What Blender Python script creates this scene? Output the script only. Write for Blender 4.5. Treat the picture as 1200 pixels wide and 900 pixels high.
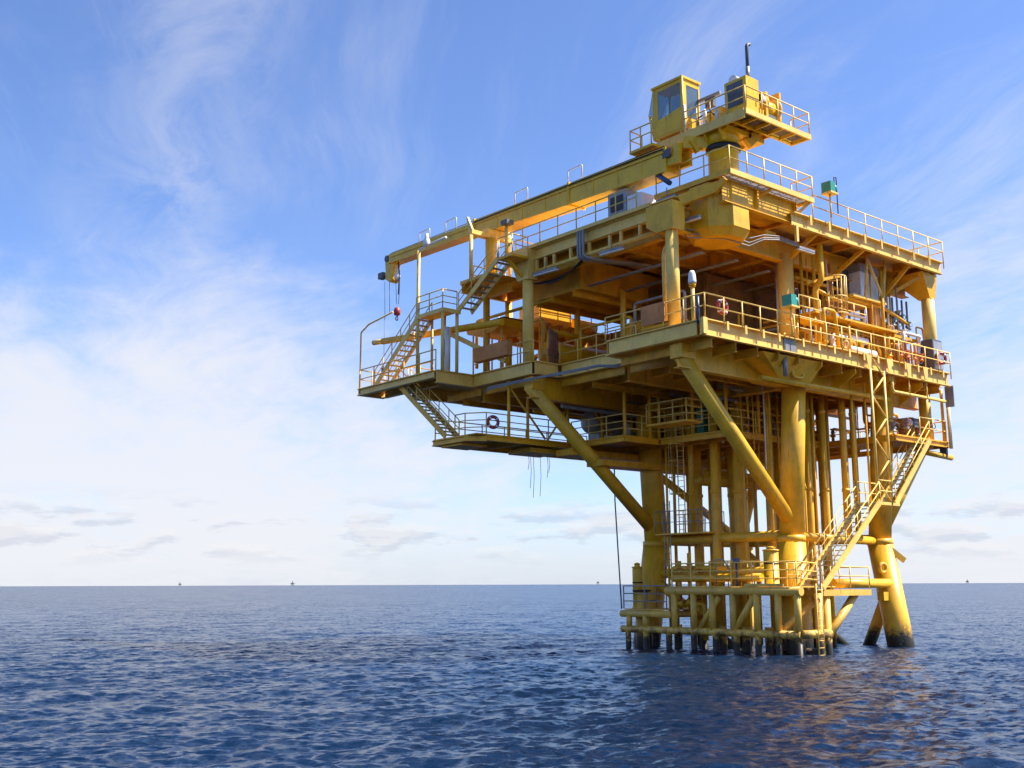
import bpy, bmesh, math, random
import numpy as np
from mathutils import Vector, Matrix
R = math.radians
rnd = random.Random(7)
sc = bpy.context.scene
col = sc.collection
for o in list(bpy.data.objects): bpy.data.objects.remove(o)

# ---------------------------------------------------------------- camera
# Metres. Origin: under the near corner of the main deck at sea level; X and Y run along the two visible deck edges.
F = 1301.0
PITCH = math.atan(235/F); ROLL = R(-0.19); YU = R(39.8)
fwd = Vector((math.sin(YU), math.cos(YU), 0)); right = Vector((math.cos(YU), -math.sin(YU), 0)); up = Vector((0, 0, 1))
d = fwd*math.cos(PITCH) + up*math.sin(PITCH); u = -fwd*math.sin(PITCH) + up*math.cos(PITCH)
r2 = right*math.cos(ROLL) + u*math.sin(ROLL); u2 = -right*math.sin(ROLL) + u*math.cos(ROLL)
CAM = Vector((-37.46, -31.56, 3.3))
cd = bpy.data.cameras.new('camera'); cam = bpy.data.objects.new('camera', cd); col.objects.link(cam)
m = Matrix((r2, u2, -d)).transposed().to_4x4(); m.translation = CAM; cam.matrix_world = m
cd.sensor_width = 36; cd.lens = 36*F/1200; cd.clip_start = 0.5; cd.clip_end = 100000
sc.camera = cam

# ---------------------------------------------------------------- sky, sun, exposure
SUN = Vector((0.75, -0.66, 0)).normalized(); SEL = R(51)
W = bpy.data.worlds.new('World'); sc.world = W; W.use_nodes = True
nt = W.node_tree; nt.nodes.clear()
class NT:
    def __init__(s, t): s.t = t
    def n(s, typ, **k):
        o = s.t.nodes.new('ShaderNode'+typ)
        for a, b in k.items():
            if a == 'i':
                for q, v in b.items():
                    if isinstance(v, bpy.types.NodeSocket): s.t.links.new(v, o.inputs[q])
                    else: o.inputs[q].default_value = v
            else: setattr(o, a, b)
        return o
    def math(s, op, a, b=0.0, c=0.0, clamp=False):
        return s.n('Math', operation=op, use_clamp=clamp, i={0: a, 1: b, 2: c}).outputs[0]
    def mix(s, f, a, b, typ='RGBA', blend='MIX'):
        o = s.n('Mix', data_type=typ)
        if typ == 'RGBA': o.blend_type = blend
        ins = [q for q in o.inputs if q.enabled]
        for q, v in zip(ins, (f, a, b)):
            if isinstance(v, bpy.types.NodeSocket): s.t.links.new(v, q)
            else: q.default_value = v
        return [q for q in o.outputs if q.enabled][0]
    def noise(s, vec, scale, detail=4, rough=0.55, dist=0.0):
        return s.n('TexNoise', i={'Vector': vec, 'Scale': scale, 'Detail': detail, 'Roughness': rough, 'Distortion': dist}).outputs['Fac']
    def ramp(s, v, lo, hi):
        return s.n('MapRange', interpolation_type='SMOOTHSTEP', i={'Value': v, 'From Min': lo, 'From Max': hi}).outputs[0]
    def mapping(s, vec, scale=(1, 1, 1), rot=(0, 0, 0), loc=(0, 0, 0)):
        return s.n('Mapping', i={'Vector': vec, 'Scale': scale, 'Rotation': rot, 'Location': loc}).outputs[0]
def aniso(k, vec, ang, sx, sy, loc=(0, 0, 0)):
    r_ = k.n('VectorRotate', rotation_type='Z_AXIS', i={'Vector': vec, 'Angle': -ang}).outputs[0]
    return k.mapping(r_, (sx, sy, 1), (0, 0, 0), loc)
w = NT(nt)
STREAKS = [((1.361, 3.948), (0.614, 1.362), 0.22, 0.9), ((2.093, 1.229), (1.897, 0.832), 0.09, 0.8), ((0.854, 3.114), (0.584, 1.574), 0.16, 0.45)]      # cirrus streaks: ends in the cloud layer, half width, weight
sky = w.n('TexSky', sky_type='NISHITA', sun_disc=False, sun_elevation=SEL, sun_rotation=math.atan2(SUN.x, SUN.y), air_density=1.0, dust_density=0.4, ozone_density=3.0)
tc = w.n('TexCoord').outputs['Generated']
sep = w.n('SeparateXYZ', i={0: tc})
zz = w.math('MAXIMUM', sep.outputs[2], 0.0)
# cloud layer: the view direction carried up to a flat layer, so the streaks draw together towards the horizon
den = w.math('ADD', zz, 0.12)
cx = w.math('DIVIDE', sep.outputs[0], den); cy = w.math('DIVIDE', sep.outputs[1], den)
cv = w.n('CombineXYZ', i={0: cx, 1: cy, 2: 0.0}).outputs[0]
warp = w.n('TexNoise', i={'Vector': cv, 'Scale': 0.8, 'Detail': 3.0}).outputs['Color']
cvw = w.n('VectorMath', operation='MULTIPLY_ADD', i={0: warp, 1: (0.7, 0.7, 0), 2: cv}).outputs[0]
AZF = math.atan2(fwd.y, fwd.x)
cir = w.noise(aniso(w, cvw, AZF+R(9), 0.42, 1.5, (4.3, 1.9, 0)), 1.0, 7, 0.62)
cvs = w.n('VectorMath', operation='MULTIPLY_ADD', i={0: warp, 1: (0.28, 0.28, 0), 2: cv}).outputs[0]
wisp = w.noise(aniso(w, cvs, AZF+R(14), 0.34, 2.0, (1.9, 6.2, 0)), 1.3, 9, 0.68, 0.25)
wisp = w.math('MULTIPLY', w.ramp(wisp, 0.46, 0.74), w.ramp(bank_l := w.noise(cvw, 0.55, 3, 0.5), 0.36, 0.62))
bank = w.noise(w.mapping(cvw, (1, 1, 1), (0, 0, 0), (7.7, 3.2, 0)), 0.42, 4, 0.5)
# a bank of high cloud stands in the north-west (left of the rig)
flat = w.n('VectorMath', operation='NORMALIZE', i={0: w.n('VectorMath', operation='MULTIPLY', i={0: tc, 1: (1, 1, 1.7)}).outputs[0]}).outputs[0]
lb = w.n('VectorMath', operation='DOT_PRODUCT', i={0: flat, 1: tuple((fwd*math.cos(R(24)) - right*math.sin(R(19))).normalized()*math.cos(R(13)) + up*math.sin(R(13)))}).outputs['Value']
lbm = w.ramp(lb, 0.93, 0.999)
rb = w.n('VectorMath', operation='DOT_PRODUCT', i={0: tc, 1: tuple((fwd*math.cos(R(30)) + right*math.sin(R(27))).normalized()*math.cos(R(8)) + up*math.sin(R(8)))}).outputs['Value']
rbm = w.ramp(rb, 0.955, 0.998)
dens = w.math('ADD', w.math('MULTIPLY', cir, 0.75), w.math('MULTIPLY', bank, 0.55))
dens = w.math('ADD', dens, w.math('MULTIPLY', lbm, 0.36)); dens = w.math('ADD', dens, w.math('MULTIPLY', rbm, 0.26))
low = w.math('SUBTRACT', 1.0, w.ramp(zz, 0.0, 0.30))
dens = w.math('ADD', dens, w.math('MULTIPLY', low, 0.22))
fine = w.noise(aniso(w, cvs, AZF+R(30), 0.8, 1.6, (3.1, 0.7, 0)), 3.4, 9, 0.66, 0.5)
dens = w.math('ADD', dens, w.math('MULTIPLY', w.math('SUBTRACT', fine, 0.5), 0.42))
stk = None
for (a_, b_, wd_, am_) in STREAKS:
    dx_, dy_ = b_[0]-a_[0], b_[1]-a_[1]; L_ = math.hypot(dx_, dy_)
    ds = w.n('VectorMath', operation='DOT_PRODUCT', i={0: cvs, 1: (-dy_/L_, dx_/L_, 0)}).outputs['Value']; off = (-dy_*(a_[0]+.14)+dx_*(a_[1]+.14))/L_
    band_ = w.math('MULTIPLY', w.math('SUBTRACT', 1.0, w.ramp(w.math('ABSOLUTE', w.math('SUBTRACT', ds, off)), 0.0, wd_)), w.math('MULTIPLY', w.ramp(fine, 0.34, 0.66), am_))
    along = w.n('VectorMath', operation='DOT_PRODUCT', i={0: cvs, 1: (dx_/L_, dy_/L_, 0)}).outputs['Value']; mid = (dx_*(a_[0]+b_[0])/2+dy_*(a_[1]+b_[1])/2)/L_
    band_ = w.math('MULTIPLY', band_, w.math('SUBTRACT', 1.0, w.ramp(w.math('ABSOLUTE', w.math('SUBTRACT', along, mid+.1)), L_*0.45, L_*0.95)))
    stk = band_ if stk is None else w.math('MAXIMUM', stk, band_)
wisp = w.math('MAXIMUM', wisp, stk)
cl = w.math('MAXIMUM', w.ramp(dens, 0.70, 1.20), w.math('MULTIPLY', wisp, 0.40))
# low grey-based cumulus in a band just over the horizon
lv = w.n('CombineXYZ', i={0: sep.outputs[0], 1: sep.outputs[1], 2: w.math('MULTIPLY', sep.outputs[2], 4.5)}).outputs[0]
cu = w.noise(w.mapping(lv, loc=(2.1, 5.3, 0.6)), 13.0, 7, 0.6)
band = w.math('MULTIPLY', w.ramp(zz, 0.012, 0.035), w.math('SUBTRACT', 1.0, w.ramp(zz, 0.055, 0.085)))
cum = w.math('MULTIPLY', w.ramp(cu, 0.50, 0.60), band)
cut = w.noise(w.mapping(lv, loc=(2.1, 5.3, 0.572)), 13.0, 7, 0.6)
cumt = w.math('MULTIPLY', w.ramp(cut, 0.50, 0.60), band)
haze = w.math('SUBTRACT', 1.0, w.ramp(zz, -0.02, 0.11))
STR = 0.070
tint = w.mix(1.0, sky.outputs[0], (1.07, 1.17, 1.50, 1), 'RGBA', 'MULTIPLY')
WH = 6.3
c1 = w.mix(w.math('MULTIPLY', haze, 0.72), tint, (0.78*WH, 0.85*WH, 0.99*WH, 1))
c2 = w.mix(w.math('MULTIPLY', cl, 0.90), c1, (0.96*WH, 0.97*WH, 1.03*WH, 1))
c3 = w.mix(w.math('MULTIPLY', cum, 0.42), c2, (0.55*WH, 0.60*WH, 0.73*WH, 1))
c3 = w.mix(w.math('MULTIPLY', cumt, 0.55), c3, (1.0*WH, 1.0*WH, 1.02*WH, 1))
bg = w.n('Background', i={'Color': c3, 'Strength': STR})
wo = w.n('OutputWorld', i={'Surface': bg.outputs[0]})
sl = bpy.data.lights.new('sun', 'SUN'); so = bpy.data.objects.new('sun', sl); col.objects.link(so)
sl.energy = 5.0; sl.angle = R(0.53); sl.color = (1.0, 0.93, 0.80)
sdir = SUN*math.cos(SEL) + up*math.sin(SEL)
so.rotation_euler = sdir.to_track_quat('Z', 'Y').to_euler(); so.location = sdir*120
vs = sc.view_settings; vs.view_transform = 'Standard'; vs.look = 'None'; vs.gamma = 1; vs.use_curve_mapping = False
vs.exposure = 1.05
sc.render.engine = 'CYCLES'
sc.cycles.max_bounces = 8; sc.cycles.diffuse_bounces = 5; sc.cycles.glossy_bounces = 3

# ---------------------------------------------------------------- materials
MATS = {}
def mat(name, base, rough=0.5, metal=0.0, var=0.12, stain=None, stain_amt=0.0, splash=False, bump=0.0, vscale=1.2):
    if name in MATS: return MATS[name]
    M = bpy.data.materials.new(name); M.use_nodes = True; t = M.node_tree; t.nodes.clear(); k = NT(t)
    pos = k.n('NewGeometry').outputs['Position']
    n1 = k.noise(pos, vscale, 5, 0.6)
    n2 = k.noise(k.mapping(pos, (3.0, 3.0, 0.45)), 1.5, 5, 0.65)
    dark = tuple(c*(1-var*1.6) for c in base)+(1,); lite = tuple(min(1, c*(1+var)) for c in base)+(1,)
    c = k.mix(k.ramp(n1, 0.3, 0.7), dark, lite)
    if stain:
        c = k.mix(k.math('MULTIPLY', k.ramp(n2, 0.54, 0.74), stain_amt), c, tuple(stain)+(1,))
    if stain:
        n3 = k.noise(k.mapping(pos, (7.0, 7.0, 0.9)), 1.7, 6, 0.7); n4 = k.noise(pos, 0.5, 2, 0.5)
        c = k.mix(k.math('MULTIPLY', k.math('MULTIPLY', k.ramp(n3, 0.56, 0.70), k.ramp(n4, 0.40, 0.58)), 0.80), c, (0.24, 0.09, 0.02, 1))
        c = k.mix(k.math('MULTIPLY', k.ramp(k.noise(pos, 9.0, 4, 0.6), 0.66, 0.72), 0.55), c, (0.16, 0.06, 0.02, 1))
    rg = k.math('ADD', k.math('MULTIPLY', n2, 0.25), rough-0.12)
    if splash:
        sz = k.n('SeparateXYZ', i={0: pos}).outputs[2]
        edge = k.math('ADD', sz, k.math('ADD', k.math('MULTIPLY', k.math('SUBTRACT', n1, 0.5), 1.8), k.math('MULTIPLY', k.math('SUBTRACT', k.noise(pos, 6.0, 4, 0.7), 0.5), 1.4)))
        f = k.math('SUBTRACT', 1.0, k.ramp(edge, 0.40, 1.15))
        rf = k.math('MULTIPLY', k.math('SUBTRACT', 1.0, k.ramp(edge, 0.7, 1.9)), k.ramp(n2, 0.5, 0.7))
        c = k.mix(k.math('MULTIPLY', rf, 0.75), c, (0.20, 0.07, 0.025, 1))
        gr = k.mix(n2, (0.010, 0.010, 0.008, 1), (0.055, 0.042, 0.022, 1))
        c = k.mix(f, c, gr)
    ins = {'Base Color': c, 'Roughness': rg, 'Metallic': metal}
    if bump:
        b = k.n('Bump', i={'Strength': bump, 'Distance': 0.02, 'Height': n2}); ins['Normal'] = b.outputs[0]
    p = k.n('BsdfPrincipled', i=ins); k.n('OutputMaterial', i={'Surface': p.outputs[0]})
    MATS[name] = M; return M
RUST = (0.22, 0.085, 0.03)
mat('deck_yellow', (0.80, 0.415, 0.008), 0.46, var=0.10, stain=(0.34, 0.17, 0.05), stain_amt=0.5)
mat('fascia_yellow', (0.84, 0.54, 0.11), 0.44, var=0.08, stain=(0.48, 0.30, 0.12), stain_amt=0.4)
mat('leg_yellow', (0.77, 0.42, 0.018), 0.43, var=0.10, stain=(0.40, 0.22, 0.07), stain_amt=0.5, splash=True)
mat('crane_yellow', (0.82, 0.475, 0.004), 0.38, var=0.08, stain=(0.30, 0.18, 0.03), stain_amt=0.35)
mat('rail_yellow', (0.84, 0.55, 0.12), 0.45, var=0.10, stain=(0.45, 0.22, 0.09), stain_amt=0.45, vscale=4)
mat('pipe_yellow', (0.74, 0.40, 0.010), 0.40, var=0.14, stain=RUST, stain_amt=0.35)
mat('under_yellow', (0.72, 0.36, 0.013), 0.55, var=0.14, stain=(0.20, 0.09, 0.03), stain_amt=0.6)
mat('landing_yellow', (0.76, 0.45, 0.07), 0.48, var=0.12, stain=(0.30, 0.13, 0.05), stain_amt=0.6, splash=True)
mat('stair_grey', (0.42, 0.36, 0.25), 0.55, var=0.15)
mat('steel_grey', (0.28, 0.28, 0.28), 0.5, 0.2, var=0.15, stain=(0.2, 0.13, 0.08), stain_amt=0.3)
mat('tray_grey', (0.26, 0.26, 0.26), 0.5, 0.2, var=0.12)
mat('module_shade_brown', (0.24, 0.125, 0.028), 0.6, var=0.25, stain=(0.07, 0.035, 0.015), stain_amt=0.7)  # darkened base: the shade between the decks is painted into this colour
mat('grating_grey', (0.24, 0.20, 0.16), 0.6, 0.0, var=0.15)
mat('black', (0.015, 0.015, 0.017), 0.5, var=0.2)
mat('dark_grey', (0.09, 0.10, 0.12), 0.5, var=0.15)
mat('tank_grey', (0.30, 0.31, 0.34), 0.45, 0.1, var=0.12, stain=(0.2, 0.12, 0.08), stain_amt=0.3)
mat('white', (0.78, 0.78, 0.76), 0.4, var=0.05, stain=(0.55, 0.45, 0.33), stain_amt=0.3)
mat('green', (0.03, 0.27, 0.20), 0.4, var=0.1)
mat('red', (0.36, 0.035, 0.025), 0.45, var=0.12)
mat('orange', (0.60, 0.21, 0.04), 0.55, var=0.15, stain=(0.4, 0.2, 0.06), stain_amt=0.4)
mat('blue', (0.03, 0.08, 0.20), 0.4, var=0.1)
mat('rust_brown', (0.23, 0.10, 0.045), 0.7, var=0.25)
def glass():
    M = bpy.data.materials.new('cab_glass'); M.use_nodes = True; t = M.node_tree; t.nodes.clear(); k = NT(t)
    n1 = k.noise(k.n('NewGeometry').outputs['Position'], 2.0)
    p = k.n('BsdfPrincipled', i={'Base Color': k.mix(n1, (0.30, 0.42, 0.48, 1), (0.42, 0.54, 0.60, 1)), 'Roughness': 0.05, 'IOR': 1.5, 'Transmission Weight': 0.85})
    k.n('OutputMaterial', i={'Surface': p.outputs[0]}); MATS['glass'] = M
glass()

# ---------------------------------------------------------------- mesh helpers
V3 = lambda p: Vector(p)
class MB:
    def __init__(s): s.v = []; s.f = []; s.sm = []
    def add(s, vs, fs, smooth=False):
        b = len(s.v); s.v += [tuple(x) for x in vs]; s.f += [tuple(b+i for i in f) for f in fs]; s.sm += [smooth]*len(fs); return s
    def box(s, a, b):
        x0, y0, z0 = [min(p, q) for p, q in zip(a, b)]; x1, y1, z1 = [max(p, q) for p, q in zip(a, b)]
        return s.add([(x0,y0,z0),(x1,y0,z0),(x1,y1,z0),(x0,y1,z0),(x0,y0,z1),(x1,y0,z1),(x1,y1,z1),(x0,y1,z1)],
                     [(3,2,1,0),(4,5,6,7),(0,1,5,4),(1,2,6,5),(2,3,7,6),(3,0,4,7)])
    def hull8(s, bot, top):      # two quads, bottom and top, same winding
        return s.add(list(bot)+list(top), [(3,2,1,0),(4,5,6,7),(0,1,5,4),(1,2,6,5),(2,3,7,6),(3,0,4,7)])
    def prism(s, poly, axis, a, b):   # polygon (list of 2d) extruded along axis from a to b
        n = len(poly)
        def pt(q, t):
            return (t, q[0], q[1]) if axis == 'x' else (q[0], t, q[1]) if axis == 'y' else (q[0], q[1], t)
        s.add([pt(q, a) for q in poly]+[pt(q, b) for q in poly], [tuple(range(n))[::-1], tuple(range(n, 2*n))]+[(i, (i+1) % n, n+(i+1) % n, n+i) for i in range(n)])
        return s
    def frame(s, d):
        d = d.normalized(); a = Vector((0,0,1)) if abs(d.z) < 0.95 else Vector((1,0,0))
        x = d.cross(a).normalized(); y = x.cross(d).normalized(); return x, y
    def tube(s, p, q, r, r1=None, n=10, caps=True):
        p, q = V3(p), V3(q); r1 = r if r1 is None else r1; x, y = s.frame(q-p)
        vs = []
        for c, rr in ((p, r), (q, r1)):
            for i in range(n):
                a = 2*math.pi*i/n; vs.append(c + x*(rr*math.cos(a)) + y*(rr*math.sin(a)))
        b = len(s.v); s.add(vs, [(i, (i+1) % n, n+(i+1) % n, n+i) for i in range(n)], True)
        if caps:
            s.f += [tuple(b+i for i in range(n))[::-1], tuple(b+n+i for i in range(n))]; s.sm += [False, False]
        return s
    def path(s, pts, r, n=8):       # tube through points with mitred corners
        P = [V3(p) for p in pts]; rings = []
        x = None
        for i, p in enumerate(P):
            d0 = (P[i]-P[i-1]).normalized() if i else (P[1]-P[0]).normalized()
            d1 = (P[i+1]-P[i]).normalized() if i < len(P)-1 else d0
            t = (d0+d1); t = t.normalized() if t.length > 1e-6 else d0
            if x is None: x, y = s.frame(t)
            else:
                x = (x - t*x.dot(t)); x = x.normalized() if x.length > 1e-6 else s.frame(t)[0]; y = x.cross(t)
            k = 1.0/max(0.5, d0.dot(t))
            rings.append([p + x*(r*math.cos(2*math.pi*j/n)) + y*(r*math.sin(2*math.pi*j/n)) for j in range(n)])
        fs = []
        for i in range(len(P)-1):
            for j in range(n): fs.append((i*n+j, i*n+(j+1) % n, (i+1)*n+(j+1) % n, (i+1)*n+j))
        b = len(s.v); s.add([v for g in rings for v in g], fs, True)
        L = (len(P)-1)*n; s.f += [tuple(b+i for i in range(n)), tuple(b+L+i for i in range(n))[::-1]]; s.sm += [False, False]
        return s
    def elbowpath(s, pts, r, bend=None, n=8):
        P = [V3(p) for p in pts]; bend = bend or r*2.2; out = [P[0]]
        for i in range(1, len(P)-1):
            a = (P[i-1]-P[i]); b = (P[i+1]-P[i]); k = min(bend, a.length*0.45, b.length*0.45)
            a = P[i]+a.normalized()*k; b = P[i]+b.normalized()*k
            for t in (0, .25, .5, .75, 1): out.append(a*(1-t)**2 + P[i]*2*t*(1-t) + b*t*t)
        out.append(P[-1]); return s.path(out, r, n)
    def beam(s, p, q, w, h, roll=None):    # solid rectangular bar; h measured in the vertical plane of the bar
        p, q = V3(p), V3(q); x, y = s.frame(q-p); x = x*(w/2); y = y*(h/2)
        if roll: x, y = x*math.cos(roll)+y*math.sin(roll), y*math.cos(roll)-x*math.sin(roll)
        return s.add([p-x-y, p+x-y, p+x+y, p-x+y, q-x-y, q+x-y, q+x+y, q-x+y], [(0,1,2,3),(7,6,5,4),(0,4,5,1),(1,5,6,2),(2,6,7,3),(3,7,4,0)])
    def ibeam(s, p, q, h, w, tf=0.04, tw=0.03):   # p, q on the TOP line of the beam
        p, q = V3(p), V3(q); x, y = s.frame(q-p)
        s.beam(p-y*(tf/2), q-y*(tf/2), w, tf); s.beam(p-y*(h-tf/2), q-y*(h-tf/2), w, tf)
        s.beam(p-y*(h/2), q-y*(h/2), tw, h-2*tf); return s
    def lathe(s, c, prof, n=14, axis=(0,0,1)):   # prof: (radius, height) along axis
        c = V3(c); ax = V3(axis).normalized(); x, y = s.frame(ax); vs = []
        for r, h in prof:
            for i in range(n):
                a = 2*math.pi*i/n; vs.append(c+ax*h+x*(r*math.cos(a))+y*(r*math.sin(a)))
        fs = []
        for k in range(len(prof)-1):
            for i in range(n): fs.append((k*n+i, k*n+(i+1) % n, (k+1)*n+(i+1) % n, (k+1)*n+i))
        b = len(s.v); s.add(vs, fs, True); L = (len(prof)-1)*n
        s.f += [tuple(b+i for i in range(n))[::-1], tuple(b+L+i for i in range(n))]; s.sm += [False, False]; return s
    def torus(s, c, axis, Rr, r, n=20, m=8, a0=0.0, a1=2*math.pi):
        c = V3(c); x, y = s.frame(V3(axis)); ax = V3(axis).normalized(); vs = []; fs = []
        for i in range(n):
            a = a0+(a1-a0)*i/n; e = x*math.cos(a)+y*math.sin(a)
            for j in range(m):
                b = 2*math.pi*j/m; vs.append(c+e*(Rr+r*math.cos(b))+ax*(r*math.sin(b)))
        for i in range(n):
            for j in range(m): fs.append((i*m+j, ((i+1) % n)*m+j, ((i+1) % n)*m+(j+1) % m, i*m+(j+1) % m))
        return s.add(vs, fs, True)
    def build(s, name, m, parent=None, loc=None):
        loc = V3(loc) if loc is not None else (wloc(parent) if parent else Vector((0,0,0)))
        me = bpy.data.meshes.new(name); me.from_pydata([(a-loc.x, b-loc.y, c-loc.z) for a, b, c in s.v], [], s.f)
        me.polygons.foreach_set('use_smooth', s.sm); me.materials.append(MATS[m] if isinstance(m, str) else m); me.update()
        bm = bmesh.new(); bm.from_mesh(me); bmesh.ops.recalc_face_normals(bm, faces=bm.faces); bm.to_mesh(me); bm.free()
        return link(name, me, parent, loc)
WL = {}
def wloc(o): return WL[o.name] if o else Vector((0,0,0))
def link(name, data, parent, loc):
    o = bpy.data.objects.new(name, data); col.objects.link(o); loc = V3(loc)
    if parent: o.parent = parent; o.location = loc - wloc(parent)
    else: o.location = loc
    WL[o.name] = loc; return o
def thing(name, label, cat, loc=(0,0,0), group=None):
    o = link(name, None, None, loc); o['label'] = label; o['category'] = cat; o.empty_display_size = 0.3
    if group: o['group'] = group
    return o
def tag(o, label, cat, group=None):
    o['label'] = label; o['category'] = cat
    if group: o['group'] = group
    return o
# one-shape parts
def T(par, name, p, q, r, m='pipe_yellow', r1=None, n=12): return MB().tube(p, q, r, r1, n).build(name, m, par)
def Bx(par, name, a, b, m='deck_yellow'): return MB().box(a, b).build(name, m, par)
def I(par, name, p, q, h, w, m='deck_yellow', tf=0.045, tw=0.03): return MB().ibeam(p, q, h, w, tf, tw).build(name, m, par)
def PP(par, name, pts, r, m='pipe_yellow', n=8): return MB().elbowpath(pts, r, n=n).build(name, m, par)
def Bm(par, name, p, q, w, h, m='deck_yellow'): return MB().beam(p, q, w, h).build(name, m, par)
POST = {}
def post_mesh(h, r, m):
    k = (round(h, 2), r, m)
    if k not in POST:
        b = MB().tube((0,0,0), (0,0,h), r, n=6); me = bpy.data.meshes.new('post'); me.from_pydata(b.v, [], b.f); me.materials.append(MATS[m])
        me.polygons.foreach_set('use_smooth', b.sm); POST[k] = me
    return POST[k]
def rail(par, pts, h=1.1, step=1.5, m='rail_yellow', levels=(1.0, 0.5), r=0.035, drop=0.0, toe=0.0, name='guard_rail'):
    """guard rail along a polyline of deck-level points: rails in one mesh, each post its own piece"""
    b = MB(); P = [V3(p) for p in pts]
    for l in levels: b.path([p+Vector((0,0,h*l)) for p in P], r*(1 if l == 1.0 else 0.85), 6)
    if toe:
        for p, q in zip(P, P[1:]): b.beam(p+Vector((0,0,toe/2+0.01)), q+Vector((0,0,toe/2+0.01)), 0.02, toe)
    g = b.build(name, m, par, P[0])
    me = post_mesh(h+drop, r, m); done = []
    for p, q in zip(P, P[1:]):
        n = max(1, round((q-p).length/step))
        for i in range(n+1):
            t = p.lerp(q, i/n)
            if any((t-e).length < 0.2 for e in done): continue
            done.append(t); link('post', me, g, t-Vector((0,0,drop)))
    return g
def stairs(name, label, p, q, side, width=0.95, m='fascia_yellow', mt='stair_grey', rails=(1, 1), group='staircases of the platform'):
    """p bottom, q top (centre of the left stringer); side = unit vector to the other stringer"""
    p, q, sd = V3(p), V3(q), V3(side)*width
    t = thing(name, label, 'staircase', p, group)
    hz = Vector((q.x-p.x, q.y-p.y, 0)).normalized()
    for e in (0, 1): MB().beam(p+sd*e, q+sd*e, 0.07, 0.30).build('stringer', m, t, p+sd*e)
    n = max(3, int(abs(q.z-p.z)/0.235)); a = p.lerp(q, 0.5/n)
    b = MB(); c = hz*0.13
    b.add([a-c-Vector((0,0,.02)), a+c-Vector((0,0,.02)), a+c+sd-Vector((0,0,.02)), a-c+sd-Vector((0,0,.02)), a-c+Vector((0,0,.02)), a+c+Vector((0,0,.02)), a+c+sd+Vector((0,0,.02)), a-c+sd+Vector((0,0,.02))], [(3,2,1,0),(4,5,6,7),(0,1,5,4),(1,2,6,5),(2,3,7,6),(3,0,4,7)])
    first = b.build('tread', mt, t, a)
    for i in range(1, n): link('tread', first.data, t, p.lerp(q, (i+0.5)/n))
    for e in (0, 1):
        if rails[e]: rail(t, [p+sd*e, q+sd*e], 1.0, 1.25, 'rail_yellow', (1.0, 0.52), 0.03)
    return t
def ladder(name, label, base, h, side, out, cage=False, m='rail_yellow', group='ladders', cat='ladder', step=0.33):
    base, sd, ou = V3(base), V3(side), V3(out)
    t = thing(name, label, cat, base, group)
    for e in (-0.22, 0.22): MB().tube(base+sd*e, base+sd*e+Vector((0,0,h)), 0.03, n=6).build('stile', m, t, base+sd*e)
    f = MB().tube(base-sd*0.22+Vector((0,0,.3)), base+sd*0.22+Vector((0,0,.3)), 0.018, n=6).build('rung', m, t, base)
    z = 0.3+step
    while z < h: link('rung', f.data, t, base+Vector((0,0,z-0.3))); z += step
    if cage:
        z = 2.2
        while z < h:
            pts = [base+Vector((0,0,z))+sd*(0.38*math.cos(a))+ou*(0.38+0.38*math.sin(a)) for a in [math.pi*(1.25)-k*math.pi*1.5/8-0.0 for k in range(9)]]
            MB().path(pts, 0.02, 5).build('cage_hoop', m, t); z += 0.9
        for a in (-0.2, 0.5, 1.2):
            a = math.pi*(0.5)+ (a-0.5)*1.3
            q = base+sd*(0.38*math.cos(a))+ou*(0.38+0.38*math.sin(a)); T(t, 'cage_bar', q+Vector((0,0,2.2)), q+Vector((0,0,h)), 0.015, m, n=5)
    return t
def grating(par, a, b, z, m='grating_grey', step=0.09, along='x', name='grating_panel'):
    """open steel grating: real bars"""
    k = MB(); (x0, y0), (x1, y1) = a, b
    if along == 'x':
        n = int((y1-y0)/step)
        for i in range(n+1): y = y0+(y1-y0)*i/n; k.box((x0, y-0.012, z-0.04), (x1, y+0.012, z))
        n = max(1, int((x1-x0)/0.5))
        for i in range(n+1): x = x0+(x1-x0)*i/n; k.box((x-0.015, y0, z-0.055), (x+0.015, y1, z-0.042))
    else:
        n = int((x1-x0)/step)
        for i in range(n+1): x = x0+(x1-x0)*i/n; k.box((x-0.012, y0, z-0.04), (x+0.012, y1, z))
        n = max(1, int((y1-y0)/0.5))
        for i in range(n+1): y = y0+(y1-y0)*i/n; k.box((x0, y-0.015, z-0.055), (x1, y+0.015, z-0.042))
    return k.build(name, m, par, (x0, y0, z))

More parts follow.
